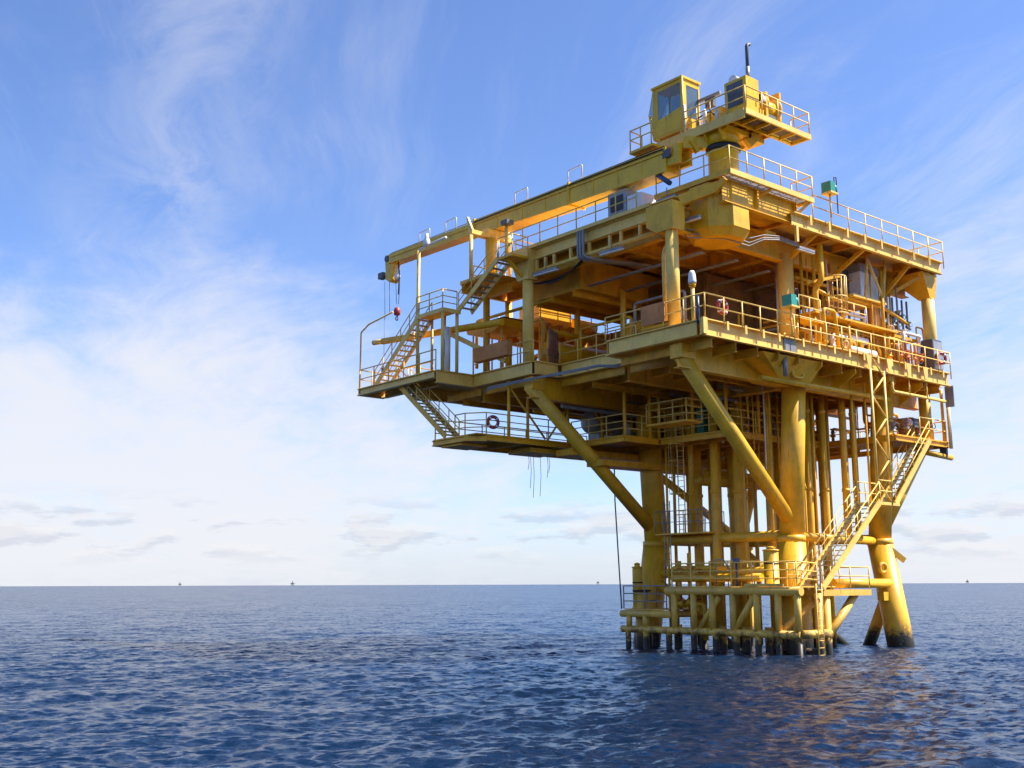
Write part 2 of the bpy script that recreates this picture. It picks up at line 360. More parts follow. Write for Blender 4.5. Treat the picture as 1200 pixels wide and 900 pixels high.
# ---------------------------------------------------------------- sea
def make_sea():
    rs = [0.0]; r = 3.0
    while r < 13: rs.append(r); r *= 1.03
    while r < 75: rs.append(r); r *= 1.0042
    while r < 560: rs.append(r); r *= 1+0.0042+0.0030*min(1, (r-75)/150)
    while r < 60000: rs.append(r); r *= 1.25
    rs = np.array(rs)
    th = np.concatenate([np.arange(-180, -42, 3.0), np.arange(-42, 42, 0.115), np.arange(42, 180, 3.0)])*math.pi/180
    RR, TT = np.meshgrid(rs, th, indexing='ij')
    ax = math.atan2(fwd.y, fwd.x)
    X = CAM.x + RR*np.cos(ax-TT); Y = CAM.y + RR*np.sin(ax-TT)
    Z = np.zeros_like(X)
    g = np.random.default_rng(5)
    drr = np.gradient(rs)[:, None] + 0*TT
    wd = math.atan2(right.y*0.35-fwd.y, right.x*0.35-fwd.x)
    for i in range(130):
        L = 0.34*(8.0/0.34)**(g.random()**1.2); k = 2*math.pi/L
        a = wd + g.normal(0, 0.62); ph = g.random()*6.28
        A = 0.0036*L**0.50*(0.6+0.8*g.random())
        att = np.clip((L/np.maximum(drr, RR*0.0021) - 2.0)/2.0, 0, 1)
        p = k*(X*math.cos(a)+Y*math.sin(a))+ph
        s = np.sin(p); Z += att*A*(s - 0.35*np.cos(2*p))
    Z *= np.clip(1.25-RR/170, 0.42, 1)*np.clip((700-RR)/150, 0, 1)
    nr, nth = X.shape
    me = bpy.data.meshes.new('sea')
    co = np.stack([X, Y, Z], -1).reshape(-1, 3)
    i, j = np.meshgrid(np.arange(nr-1), np.arange(nth), indexing='ij'); j2 = (j+1) % nth
    q = np.stack([i*nth+j, (i+1)*nth+j, (i+1)*nth+j2, i*nth+j2], -1).reshape(-1, 4)
    me.vertices.add(len(co)); me.vertices.foreach_set('co', co.astype(np.float32).ravel())
    me.loops.add(q.size); me.loops.foreach_set('vertex_index', q.astype(np.int32).ravel())
    me.polygons.add(len(q)); me.polygons.foreach_set('loop_start', np.arange(0, q.size, 4, dtype=np.int32)); me.polygons.foreach_set('loop_total', np.full(len(q), 4, np.int32))
    me.polygons.foreach_set('use_smooth', np.ones(len(q), bool)); me.update(calc_edges=True); me.validate()
    M = bpy.data.materials.new('sea_water'); M.use_nodes = True; t = M.node_tree; t.nodes.clear(); k = NT(t)
    pos = k.n('NewGeometry').outputs['Position']
    nrm = k.n('NewGeometry').outputs['Normal']
    def nz(scale, sy, ang, det=3.0): return k.n('TexNoise', i={'Vector': aniso(k, pos, wd+ang, 1.0, sy), 'Scale': scale, 'Detail': det, 'Roughness': 0.6, 'Distortion': 0.3}).outputs['Color']
    def addn(a, c, amt): return k.n('VectorMath', operation='MULTIPLY_ADD', i={0: k.n('VectorMath', operation='SUBTRACT', i={0: c, 1: (0.5, 0.5, 0.5)}).outputs[0], 1: (amt, amt, 0.0), 2: a}).outputs[0]
    nn = addn(addn(addn(nrm, nz(5.5, 0.55, 0.0, 5.0), 2.0), nz(1.6, 0.5, 0.4), 1.0), nz(0.2, 0.4, -0.3, 4.0), 0.35)
    nn = k.n('VectorMath', operation='NORMALIZE', i={0: nn}).outputs[0]
    pat = k.noise(k.mapping(pos, (1, 0.3, 1), (0, 0, -wd+1.5)), 0.012, 4, 0.6)
    c = k.mix(k.ramp(pat, 0.35, 0.7), (0.0025, 0.0135, 0.040, 1), (0.0035, 0.018, 0.052, 1))
    def rng(v, lo, hi, e): return k.math('MULTIPLY', k.ramp(v, lo-e, lo+e), k.math('SUBTRACT', 1.0, k.ramp(v, hi-e, hi+e)))
    sp = k.n('SeparateXYZ', i={0: pos}); box = k.math('MULTIPLY', rng(sp.outputs[0], 5.6, 9.6, 0.5), rng(sp.outputs[1], -0.4, 13.6, 0.6))
    fo = k.math('MULTIPLY', box, k.ramp(k.noise(pos, 3.2, 6, 0.75), 0.56, 0.66)); c = k.mix(k.math('MULTIPLY', fo, 0.75), c, (0.62, 0.66, 0.70, 1))
    p = k.n('BsdfPrincipled', i={'Base Color': c, 'Roughness': 0.20, 'IOR': 1.33, 'Specular IOR Level': 0.5, 'Normal': nn})
    k.n('OutputMaterial', i={'Surface': p.outputs[0]})
    me.materials.append(M)
    o = bpy.data.objects.new('sea', me); col.objects.link(o); o['kind'] = 'structure'
make_sea()

# ---------------------------------------------------------------- jacket (legs standing in the sea)
J = thing('jacket', 'yellow tubular steel legs and braces carrying the platform out of the sea', 'jacket', (13, 7.5, 0))
LEG = {}
def leg(key, top, waist, foot, r):
    b = MB(); top, waist, foot = V3(top), V3(waist), V3(foot)
    b.tube(top, waist, r, r, 24); b.tube(waist, foot, r*1.12, r*1.2, 24)
    b.tube(waist+Vector((0,0,.18)), waist-Vector((0,0,.15)), r*1.16, r*1.16, 24)
    o = b.build('leg', 'leg_yellow', J, foot)
    for zf in (0.30, 0.62):
        c = waist.lerp(foot, (waist.z-0.8-zf*2)/(waist.z-foot.z)); 
    return o
leg(1, (9.25, 2.0, 14.1), (9.2, 2.6, 5.5), (8.6, 1.9, -4), 0.60)
leg(2, (9.65, 12.7, 14.1), (9.55, 12.1, 5.5), (9.2, 13.4, -4), 0.66)
leg(3, (17.35, 2.0, 14.1), (17.1, 2.6, 5.5), (17.3, 1.2, -4), 0.60)
leg(4, (17.35, 12.7, 14.1), (17.1, 12.1, 5.5), (18.1, 13.2, -4), 0.60)
for p, q, r in (((0.75, 2.1, 13.75), (9.1, 2.52, 6.3), 0.37), ((0.7, 12.75, 13.75), (9.5, 12.15, 6.2), 0.37),
                ((17.2, 2.5, 6.0), (21.0, 1.9, 10.9), 0.30), ((17.2, 12.1, 6.2), (20.9, 12.6, 13.6), 0.30)):
    T(J, 'diagonal_brace', p, q, r, 'leg_yellow', n=20)
for p, q, r in (((9.2, 2.6, 5.7), (9.55, 12.1, 5.7), 0.26), ((9.2, 2.6, 5.65), (17.1, 2.6, 5.55), 0.22), ((9.55, 12.1, 5.7), (17.1, 12.1, 5.7), 0.24), ((17.1, 2.6, 5.7), (17.1, 12.1, 5.7), 0.24),
                ((9.0, 2.4, 3.9), (9.5, 12.3, 3.9), 0.25), ((11.2, 1.7, 3.3), (17.2, 2.0, 3.3), 0.24)):
    T(J, 'horizontal_brace', p, q, r, 'leg_yellow', n=18)
for p, q, r in (((17.2, 2.2, 3.1), (18.3, 5.6, -2.5), 0.33), ((9.6, 12.1, 9.6), (17.0, 12.1, 5.9), 0.22), ((17.1, 12.1, 5.4), (17.5, 4.6, -0.8), 0.26), ((9.4, 12.2, 3.6), (9.2, 5.0, -1.0), 0.26)):
    T(J, 'diagonal_brace', p, q, r, 'leg_yellow', n=18)
# pipe guides and padeyes on the right-hand leg
MB().torus((16.35, 2.05, 4.1), (0.25, 1, 0), 0.24, 0.10, 16, 8).build('padeye', 'leg_yellow', J)
Bx(J, 'anode_bracket', (16.05, 1.9, 2.4), (16.8, 2.3, 2.85), 'leg_yellow')
Bm(J, 'anode_bracket', (17.05, 1.95, 5.1), (17.7, 1.55, 4.5), 0.1, 0.3, 'leg_yellow')
# conductors and risers between the legs
k = 0
for (x, y, r, top, bot) in ((9.2, 7.4, 0.30, 14.2, -3), (10.2, 6.6, 0.38, 14.2, -3), (12.3, 8.6, 0.45, 14.2, -3), (11.6, 5.6, 0.34, 14.2, -3), (13.1, 5.6, 0.26, 14.2, -3), (12.3, 3.6, 0.26, 14.2, -3), (13.2, 3.2, 0.22, 14.2, -3), (14.3, 2.7, 0.24, 14.2, 5.6),
                         (15.3, 2.7, 0.22, 14.2, 5.6), (14.2, 9.6, 0.40, 14.2, -3), (15.0, 7.6, 0.34, 14.2, -3), (15.9, 5.2, 0.30, 14.2, -3), (11.0, 10.2, 0.36, 14.2, -3), (10.1, 4.4, 0.20, 14.2, -3), (9.6, 9.4, 0.2, 14.2, 5.9), (11.2, 3.3, 0.3, 14.2, -3)):
    r *= 0.76
    b = MB().tube((x, y, bot), (x, y, top), r, n=16)
    for zf in (8.2, 12.4): b.tube((x, y, zf-0.08), (x, y, zf+0.08), r*1.18, n=16)
    b.build('conductor_pipe', 'leg_yellow', J, (x, y, max(bot, 0)))
for (p, q, r) in (((9.9, 9.0, 8.95), (20.0, 9.0, 9.0), 0.30), ((11.2, 9.6, 9.45), (20.2, 9.6, 9.5), 0.2)):
    MB().tube(p, q, r, n=16).lathe(p, [(r, 0), (r*0.8, r*0.5), (r*0.3, r*0.85), (0.01, r*0.9)], 16, V3(p)-V3(q)).build('header_pipe', 'pipe_yellow', J)
for (x, y, h) in ((9.4, 5.6, 0.07), (9.9, 7.9, 0.06), (10.8, 4.9, 0.08), (12.6, 4.6, 0.07), (13.8, 4.3, 0.1), (14.8, 4.0, 0.07), (15.6, 3.4, 0.06), (16.2, 3.8, 0.09), (14.6, 5.9, 0.12), (13.4, 8.0, 0.09), (16.6, 7.0, 0.1), (11.4, 7.6, 0.08), (8.9, 10.6, 0.07), (10.4, 11.4, 0.09), (12.0, 11.8, 0.08), (11.9, 2.9, 0.05), (13.7, 6.4, 0.09), (10.6, 8.2, 0.07), (15.6, 8.8, 0.08), (12.9, 10.9, 0.1), (16.4, 10.4, 0.09)):
    T(J, 'riser_pipe', (x, y, 5.5 if (x > 12.8 and y < 7) else -2.0), (x, y, 14.2), h, 'leg_yellow', n=8)

# ---------------------------------------------------------------- boat landing
L = thing('boat_landing', 'yellow tubular boat landing with fender posts at the waterline', 'boat landing', (7.6, 5.5, 0))
LX = 6.2
def lt(name, p, q, r): return T(L, name, p, q, r, 'landing_yellow', n=14)
lt('fender_tube', (LX, 0.1, 0.95), (LX, 11.6, 0.95), 0.19)
lt('fender_tube', (LX, 8.0, 1.75), (LX, 11.65, 1.75), 0.19)
lt('fender_tube', (LX, 0.0, 2.95), (LX, 8.35, 2.95), 0.21)
for yy in (7.85, 6.55, 5.35, 4.05, 2.6, 1.35, 0.25): lt('fender_post', (LX, yy, 1.05), (LX, yy, 2.9), 0.165)
for yy in (11.1, 9.9): lt('fender_post', (LX, yy, 1.05), (LX, yy, 1.75), 0.16)
for yy in (11.2, 9.9, 8.3, 6.6, 5.2, 3.9, 2.6, 1.4, 0.25): lt('pile_stub', (LX+0.05, yy, -3), (LX, yy, 0.85), 0.155)
for yy in (10.5, 8.9, 7.2, 5.9, 4.4, 3.0, 1.2): lt('pile_stub', (LX+1.4, yy, -3), (LX+1.4, yy, 1.2), 0.22)
lt('diagonal_strut', (LX+.1, 2.75, 2.75), (LX+.1, 4.0, 1.1), 0.17); lt('diagonal_strut', (LX+.15, 5.0, 2.7), (LX+.15, 6.3, 1.1), 0.15)
# right-hand side of the landing
lt('fender_post', (7.7, 0.15, -3), (7.7, 0.15, 2.85), 0.20); lt('fender_tube', (LX, 0.1, 0.98), (8.4, 0.1, 0.98), 0.2)
lt('fender_post', (8.55, 0.35, -3), (8.55, 0.35, 2.85), 0.22)
lt('diagonal_strut', (8.5, 0.2, 0.9), (11.3, 0.55, 2.75), 0.20); lt('diagonal_strut', (6.3, 1.6, 0.9), (8.0, 0.4, 2.6), 0.16)
lt('fender_post', (11.2, 2.6, -3), (11.2, 2.6, 2.85), 0.19); lt('fender_tube', (8.4, 0.3, -0.05), (8.4, 3.5, 0.2), 0.22)
for (p, q) in (((LX, 8.1, 2.9), (9.3, 8.1, 2.9)), ((LX, 4.2, 2.9), (9.2, 4.2, 2.9)), ((LX, 0.9, 2.9), (9.0, 2.2, 2.9)), ((LX, 11.5, 1.75), (9.2, 12.6, 1.75)), ((LX, 8.6, 1.75), (9.3, 8.6, 1.75))): lt('cross_tube', p, q, 0.18)
MB().box((LX+0.05, 0.25, 3.12), (9.3, 8.2, 3.18)).build('deck_plate', 'landing_yellow', L)
MB().box((LX+0.05, 8.35, 1.95), (9.0, 11.5, 2.01)).build('deck_plate', 'landing_yellow', L)
MB().box((8.0, 0.05, 2.72), (12.0, 1.9, 3.0)).build('deck_plate', 'landing_yellow', L)
Bx(L, 'toe_plate', (LX-0.02, 1.0, 3.18), (LX+0.03, 3.3, 3.30), 'landing_yellow')
rail(L, [(LX+.15, 8.1, 3.18), (LX+.15, 0.35, 3.18), (7.9, 0.3, 3.1)], 1.15, 1.3, levels=(1.0, 0.66, 0.33))
rail(L, [(8.7, 0.1, 3.0), (11.95, 0.1, 3.0), (11.95, 1.8, 3.0)], 1.1, 1.35, levels=(1.0, 0.6))
rail(L, [(LX+.12, 8.5, 2.01), (LX+.12, 11.6, 2.01), (8.9, 11.6, 2.01)], 1.2, 1.5, levels=(1.0, 0.66, 0.33), m='steel_grey')
rail(L, [(9.2, 4.6, 3.18), (9.2, 8.0, 3.18)], 1.3, 0.45, levels=(1.0, 0.5))
rail(L, [(7.2, 1.5, 3.18), (8.9, 1.5, 3.18)], 1.1, 0.5, levels=(1.0, 0.5))
lad = ladder('boat_ladder', 'pale vertical ladder on the boat landing beside the lowest stairs', (7.35, -0.15, -0.6), 3.9, (1, 0, 0), (0, -1, 0))
# clutter on the landing deck
def vessel(name, label, x, y, z, r, h, m='pipe_yellow', band=True, cat='pump', group=None):
    t = thing(name, label, cat, (x, y, z), group)
    MB().lathe((x, y, z), [(r*1.15, 0), (r*1.15, 0.1), (r, 0.1), (r, h*0.86), (r*0.9, h*0.88)], 18).build('body', m, t)
    MB().lathe((x, y, z+h*0.88), [(r*1.12, 0), (r*1.12, 0.07), (r*0.6, 0.1), (r*0.55, h*0.08), (r*0.75, h*0.085), (r*0.3, h*0.12)], 14).build('cap', m, t)
    if band: MB().lathe((x, y, z+h*0.55), [(r*1.04, 0), (r*1.04, 0.07)], 18).build('band', 'black', t)
    return t
vessel('pump_caisson', 'tall yellow capped pump casing outside the left leg, banded black', 7.0, 11.2, 2.0, 0.27, 2.45)
vessel('pump_caisson', 'orange-yellow capped casing behind the landing guard rail, before the near leg', 7.0, 2.25, 3.18, 0.36, 1.9)
t = thing('casing', 'wide dark-collared casing under the left pump casing', 'casing', (7.1, 11.0, 0)); T(t, 'body', (7.1, 11.0, -2), (7.1, 11.0, 2.9), 0.36, 'landing_yellow', n=18); MB().lathe((7.1, 11.0, 2.9), [(0.5, 0), (0.5, 0.1)], 18).build('collar', 'black', t)
def valve(par, c, r=0.22, m='pipe_yellow', axis=(0, 0, 1), wheel='red'):
    c = V3(c); ax = V3(axis)
    MB().lathe(c-ax*r*1.3, [(r*1.1, 0), (r*1.1, r*.25), (r*.6, r*.3), (r*.9, r*1.1), (r*.6, r*1.9), (r*1.1, r*2.3), (r*1.1, r*2.6)], 12, ax).build('valve_body', m, par)
    s = Vector((0, 0, 1)) if abs(ax.z) < 0.5 else Vector((-0.7, -0.7, 0))
    MB().tube(c, c+s*r*2.6, r*0.18, n=6).torus(c+s*r*2.6, s, r*0.95, r*0.12, 12, 5).build('handwheel', wheel, par)
lm = thing('landing_manifold', 'cluster of yellow valves and pipes on the left half of the boat landing', 'manifold', (7.6, 6.6, 3.18))
for (yy, h) in ((8.6, 1.3), (7.9, 1.7), (7.3, 1.2), (6.9, 0.9)):
    T(lm, 'pipe', (7.5, yy, 2.0), (7.5, yy, 3.2+h), 0.11, n=10); valve(lm, (7.5, yy, 3.3+h*0.5), 0.17)
PP(lm, 'pipe', [(7.5, 9.0, 4.1), (7.5, 6.0, 4.1), (8.6, 6.0, 4.1)], 0.14); PP(lm, 'pipe', [(7.2, 8.8, 3.6), (7.2, 3.0, 3.6)], 0.2); PP(lm, 'pipe', [(6.9, 5.6, 3.3), (6.9, 5.6, 4.5), (6.9, 5.1, 4.5), (6.9, 4.7, 3.9)], 0.035, 'steel_grey')
for (yy, zz_) in ((8.0, 2.3), (7.2, 2.4), (6.9, 2.0)): valve(lm, (6.9, yy, zz_), 0.2, axis=(0, 1, 0))
PP(lm, 'pipe', [(6.9, 8.4, 2.3), (6.9, 6.4, 2.3), (6.9, 6.4, 0.5)], 0.13)
tag(MB().box((6.6, 4.05, 4.3), (6.85, 4.25, 4.55)).tube((6.72, 4.15, 3.18), (6.72, 4.15, 4.3), 0.05).build('push_button_box', 'blue', None, (6.72, 4.15, 3.18)), 'small dark blue box on a short post above the landing rail', 'control box')

# ---------------------------------------------------------------- cellar deck (lowest deck, hung under the main deck)
CZ = 11.2
C = thing('cellar_deck', 'low cellar deck hung under the main deck, with walkways round the legs', 'deck', (9, 12, CZ))
for a, b in (((-1.7, 14.3), (20.8, 18.2)), ((5.0, 10.0), (20.8, 14.28)), ((7.7, 5.2), (20.8, 9.98)), ((16.2, 0.7), (21.6, 5.18))):
    MB().box((a[0], a[1], CZ-0.06), (b[0], b[1], CZ)).build('deck_plate', 'under_yellow', C, (a[0], a[1], CZ))
for p, q in (((-1.0, 14.3), (20.8, 14.3)), ((5.0, 9.95), (7.6, 9.95)), ((7.75, 5.2), (16.2, 5.2)), ((16.2, 0.7), (21.6, 0.7)), ((-1.7, 18.2), (20.8, 18.2))):
    I(C, 'edge_beam', (p[0], p[1], CZ-0.06), (q[0], q[1], CZ-0.06), 0.30, 0.2, 'deck_yellow')
for p, q in (((-1.7, 15.3), (-1.7, 18.2)), ((5.0, 10.0), (5.0, 14.2)), ((7.75, 5.3), (7.75, 9.9)), ((16.2, 0.8), (16.2, 5.1)), ((21.6, 0.7), (21.6, 18.0))):
    I(C, 'edge_beam', (p[0], p[1], CZ-0.06), (q[0], q[1], CZ-0.06), 0.30, 0.2, 'deck_yellow')
Bm(C, 'edge_beam', (-1.0, 14.3, CZ-0.26), (-1.7, 15.3, CZ-0.2), 0.1, 0.28, 'deck_yellow')
for x in (1.5, 4, 6.4, 8.6, 10.8, 13, 15.2, 18.5): I(C, 'floor_beam', (x, 14.5, CZ-0.07), (x, 18.1, CZ-0.07), 0.3, 0.18, 'under_yellow')
for x in (9, 11, 13, 15, 18.4, 20): I(C, 'floor_beam', (x, 5.4, CZ-0.07), (x, 14.1, CZ-0.07), 0.3, 0.18, 'under_yellow')
for p, q in (((3.2, 13.4, 10.45), (17, 13.4, 10.45)), ((4.4, 12.2, 9.85), (16.5, 12.2, 9.85))):
    MB().beam((p[0]+0.5, p[1], p[2]), q, 1.3, 0.34).build('pipe_trough', 'under_yellow', C)
Bx(C, 'drip_pan', (2.3, 14.6, CZ-0.7), (4.6, 16.5, CZ-0.45), 'under_yellow'); Bx(C, 'drip_pan', (-1.6, 15.8, CZ-0.5), (0.2, 17.6, CZ-0.38), 'under_yellow')
rail(C, [(-1.7, 16.2, CZ), (-1.7, 15.3, CZ), (-1.0, 14.35, CZ), (4.9, 14.35, CZ)], 1.15, 1.6, levels=(1.0, 0.66, 0.33))
rail(C, [(-1.6, 18.15, CZ), (10.0, 18.15, CZ)], 1.15, 1.7, levels=(1.0, 0.66, 0.33))
rail(C, [(5.05, 14.2, CZ), (5.05, 10.0, CZ), (7.7, 10.0, CZ), (7.75, 5.25, CZ), (16.1, 5.25, CZ)], 1.15, 1.25, levels=(1.0, 0.66, 0.33))
rail(C, [(18.8, 0.75, CZ), (21.55, 0.75, CZ), (21.55, 9.0, CZ)], 1.15, 1.3, levels=(1.0, 0.5), m='rail_yellow')
MB().beam((6.3, 9.0, CZ+0.42), (6.3, 6.2, CZ+0.42), 1.3, 0.1).build('step_platform', 'deck_yellow', C); rail(C, [(5.7, 9.0, CZ+0.47), (5.7, 6.2, CZ+0.47), (6.9, 6.2, CZ+0.47)], 1.1, 1.0, levels=(1.0, 0.66, 0.33))
# hangers and X braces to the main deck
for x in (0.55, 1.9, 4.9, 7.6, 10.8, 13.4, 16.0, 19.5):
    T(C, 'hanger', (x, 14.34, CZ-0.05), (x, 14.34, 14.2), 0.085, 'deck_yellow', n=8)
for (a, b) in ((0.55, 3.2), (5.6, 3.4), (6.0, 9.2)): T(C, 'hanger_brace', (a, 14.36, 14.0), (b, 14.36, CZ+0.05), 0.06, 'deck_yellow', n=8)
for (x, y) in ((5.1, 10.05), (7.75, 10.0), (7.8, 7.6), (7.8, 5.3), (10.4, 5.25), (12.8, 5.25), (15.9, 5.3), (21.5, 0.85), (21.5, 4.5), (6.9, 9.9), (8.8, 9.2), (9.9, 6.2)):
    T(C, 'hanger', (x, y, CZ-0.05), (x, y, 14.2), 0.09, 'deck_yellow', n=8)
# end of the gallery on the right: pipe stubs and a bracket
T(C, 'drain_pipe', (19.6, 0.9, 10.45), (22.3, 0.95, 10.35), 0.16, 'pipe_yellow'); Bx(C, 'end_bracket', (21.45, 0.75, 10.3), (21.62, 1.15, 11.1), 'dark_grey')
T(C, 'riser', (21.75, 0.6, 10.8), (21.75, 0.6, 14.3), 0.09, 'white', n=8); T(C, 'riser', (21.45, 0.5, 10.8), (21.45, 0.5, 14.3), 0.07, 'rail_yellow', n=8)
T(C, 'end_column', (20.6, 1.4, 10.8), (20.6, 1.4, 14.2), 0.33, 'leg_yellow', n=16)

# ---------------------------------------------------------------- main deck
MZ = 15.0
D = thing('main_deck', 'wide yellow main deck with cream edge beams, carried on the legs and slanting struts', 'deck', (10, 9, MZ))
def plate(par, a, b, z, t=0.06, m='under_yellow'): return MB().box((a[0], a[1], z-t), (b[0], b[1], z)).build('deck_plate', m, par, (a[0], a[1], z))
for a, b in (((0.05, 0.05), (21.15, 6.28)), ((2.25, 6.3), (21.15, 12.08)), ((0.35, 12.1), (21.15, 17.4)), ((0.88, 17.42), (21.15, 22.5)), ((-0.36, 19.64), (0.86, 22.5))): plate(D, a, b, MZ-0.01)
for a, b in (((-2.15, 17.42), (0.85, 19.6)), ((-2.15, 19.62), (-0.4, 25.2))): plate(D, a, b, MZ-0.01, m='deck_yellow')
def channel(p, q, z, h, w, out, m, par, name='edge_beam', tf=0.05):   # edge beam: wide top flange, set-back web, narrow bottom flange
    b = MB(); p, q = Vector((p[0], p[1], z)), Vector((q[0], q[1], z)); o = Vector(out)
    b.beam(p-Vector((0, 0, tf/2)), q-Vector((0, 0, tf/2)), w, tf); c = o*(w/2-0.24)
    b.beam(p+c-Vector((0, 0, h/2)), q+c-Vector((0, 0, h/2)), 0.04, h-2*tf); c = o*(w/2-0.2)
    b.beam(p+c-Vector((0, 0, h-tf/2)), q+c-Vector((0, 0, h-tf/2)), 0.22, tf); return b.build(name, m, par, p)
def fascia(p, q, h=0.72, m='fascia_yellow', w=0.3): return MB().ibeam((p[0], p[1], MZ+0.0), (q[0], q[1], MZ+0.0), h, w, 0.05, 0.03).build('edge_beam', m, D, (p[0], p[1], MZ))
channel((-0.02, 0.26), (21.2, 0.26), MZ, 0.74, 0.55, (0, -1, 0), 'fascia_yellow', D)
for p, q in (((0.14, 0.55), (0.14, 6.15)), ((0.14, 6.3), (2.15, 6.3)), ((2.3, 6.47), (2.3, 11.95)), ((0.5, 12.1), (2.15, 12.1)), ((0.45, 12.27), (0.45, 17.25)),
             ((-2.1, 17.4), (0.9, 17.4)), ((21.1, 0.6), (21.1, 22.4)), ((-0.2, 22.5), (20.9, 22.5))): fascia(p, q)
for p, q in (((-2.1, 17.6), (-2.1, 25.2)), ((-2.2, 25.3), (-0.3, 25.3)), ((-0.4, 19.7), (-0.4, 25.1))): fascia(p, q, 0.42)
Bx(D, 'corner_plate', (-0.12, -0.06, MZ-0.73), (0.16, 0.10, MZ+0.02), 'fascia_yellow')
Bx(D, 'repair_patch', (6.0, 0.14, MZ-0.68), (6.95, 0.185, MZ-0.06), 'steel_grey')
for x in (1.6, 2.9, 4.2, 5.4, 7.3, 8.6, 9.9, 11.2, 12.5, 13.8, 15.1, 16.4, 17.7, 19.0, 20.3): MB().box((x-0.07, -0.05, MZ-0.36), (x+0.07, -0.02, MZ+0.05)).build('rail_bracket', 'fascia_yellow', D)
for x in (12.9, 14.8, 16.7, 18.4): MB().hull8([(x-.1, -.06, MZ-.7), (x+.15, -.06, MZ-.7), (x+.15, -.03, MZ-.7), (x-.1, -.03, MZ-.7)], [(x-.25, -.06, MZ), (x+.25, -.06, MZ), (x+.25, -.03, MZ), (x-.25, -.03, MZ)]).build('rail_bracket', 'fascia_yellow', D)
# girders and floor beams underneath
for y, x0 in ((2.05, 0.45), (12.65, 0.6)): I(D, 'girder', (x0, y, 14.24), (20.9, y, 14.24), 1.15, 0.45, 'deck_yellow')
I(D, 'girder', (2.6, 7.3, 14.24), (20.9, 7.3, 14.24), 0.8, 0.35, 'under_yellow'); I(D, 'girder', (0.9, 17.0, 14.24), (20.9, 17.0, 14.24), 0.8, 0.35, 'under_yellow')
for x in (9.25, 17.35):
    for y0, y1 in ((2.3, 7.1), (7.5, 12.4), (12.9, 16.8)): I(D, 'girder', (x, y0, 14.24), (x, y1, 14.24), 1.1, 0.4, 'under_yellow')
for x in (0.9, 2.6, 4.2, 5.8, 7.4, 11.0, 12.7, 14.3, 15.9, 18.9, 20.4):
    for y0, y1 in ((0.35, 1.75), (2.35, 7.1), (7.5, 12.3), (12.9, 16.8), (17.2, 20.4)):
        if x < 2.6 and 7 < y0 < 8: continue
        if x < 2.5 and 2 < y0 < 3: y1 = 6.1
        I(D, 'floor_beam', (x, y0, 14.25), (x, y1, 14.25), 0.42, 0.2, 'under_yellow', 0.03)
for y in (4.6, 10.0, 14.8, 19.0): I(D, 'floor_beam', (2.7 if y < 13 else 1.0, y, 13.82), (20.8, y, 13.82), 0.3, 0.2, 'under_yellow', 0.03)
# tapered cantilever brackets that carry the right edge
for x in (9.25, 12.2, 15.4, 18.6): MB().prism([(1.8, 14.22), (1.8, 13.1), (0.32, 13.95), (0.32, 14.22)], 'x', x-0.04, x+0.04).build('cantilever_bracket', 'deck_yellow', D, (x, 1, 14)); 
MB().hull8([(6.9, 1.2, 13.2), (9.2, 1.0, 13.2), (9.4, 3.0, 13.2), (6.9, 2.9, 13.2)], [(4.8, 0.5, 14.2), (9.5, 0.4, 14.2), (9.7, 3.4, 14.2), (4.8, 3.3, 14.2)]).build('leg_haunch', 'deck_yellow', D)
Bx(D, 'strut_head', (0.4, 1.7, 13.55), (1.35, 2.45, 14.2), 'deck_yellow'); Bx(D, 'strut_head', (0.55, 12.35, 13.55), (1.4, 13.05, 14.2), 'deck_yellow')
T(D, 'drain_pipe', (5.2, 1.05, 13.05), (16.4, 1.05, 13.15), 0.13, 'pipe_yellow'); T(D, 'drain_pipe', (6.6, 0.6, 13.2), (6.6, 0.6, 14.3), 0.12, 'steel_grey'); PP(D, 'drain_pipe', [(7.6, 0.9, 14.1), (7.6, 0.9, 13.35), (8.4, 0.9, 13.35), (8.4, 0.9, 14.1)], 0.07)
PP(D, 'drain_pipe', [(15.6, 0.35, 14.2), (15.6, 0.35, 13.4), (21.0, 0.35, 13.4)], 0.09, 'rail_yellow'); T(D, 'drain_hanger', (17.2, 0.3, 13.3), (17.2, 0.3, 14.3), 0.05, 'rail_yellow'); T(D, 'drain_hanger', (19.0, 0.3, 13.3), (19.0, 0.3, 14.3), 0.05, 'rail_yellow')
Bx(D, 'end_plate', (21.28, -0.02, 13.1), (21.34, 0.5, 14.3), 'tank_grey')
# guard rails
rail(D, [(0.05, -0.02, MZ), (21.15, -0.02, MZ), (21.22, 8.0, MZ)], 1.15, 1.32, drop=0.35)
rail(D, [(0.05, -0.02, MZ), (0.0, 6.25, MZ)], 1.15, 1.3); rail(D, [(2.25, 6.35, MZ), (2.25, 12.05, MZ)], 1.15, 1.4); rail(D, [(0.4, 12.1, MZ), (0.4, 17.3, MZ)], 1.15, 1.4)
rail(D, [(-2.15, 17.4, MZ), (-2.15, 25.25, MZ)], 1.15, 1.6); rail(D, [(-2.15, 25.28, MZ), (-0.35, 25.28, MZ), (-0.35, 20.2, MZ)], 1.15, 1.2)
rail(D, [(-0.3, 22.45, MZ), (12.0, 22.45, MZ)], 1.15, 1.4)
# columns up to the upper deck
for (x, y, r) in ((0.55, 2.25, 0.31), (0.75, 12.9, 0.31), (9.25, 2.25, 0.42), (17.35, 2.25, 0.36), (20.85, 0.9, 0.36), (9.25, 12.65, 0.4), (17.35, 12.65, 0.4), (20.85, 12.65, 0.36)):
    T(D, 'column', (x, y, MZ), (x, y, 20.2), r, 'fascia_yellow', n=20)
PP(D, 'downpipe', [(1.0, 3.2, 15.6), (1.0, 3.2, 19.0), (1.0, 2.7, 19.5)], 0.11, 'rail_yellow')

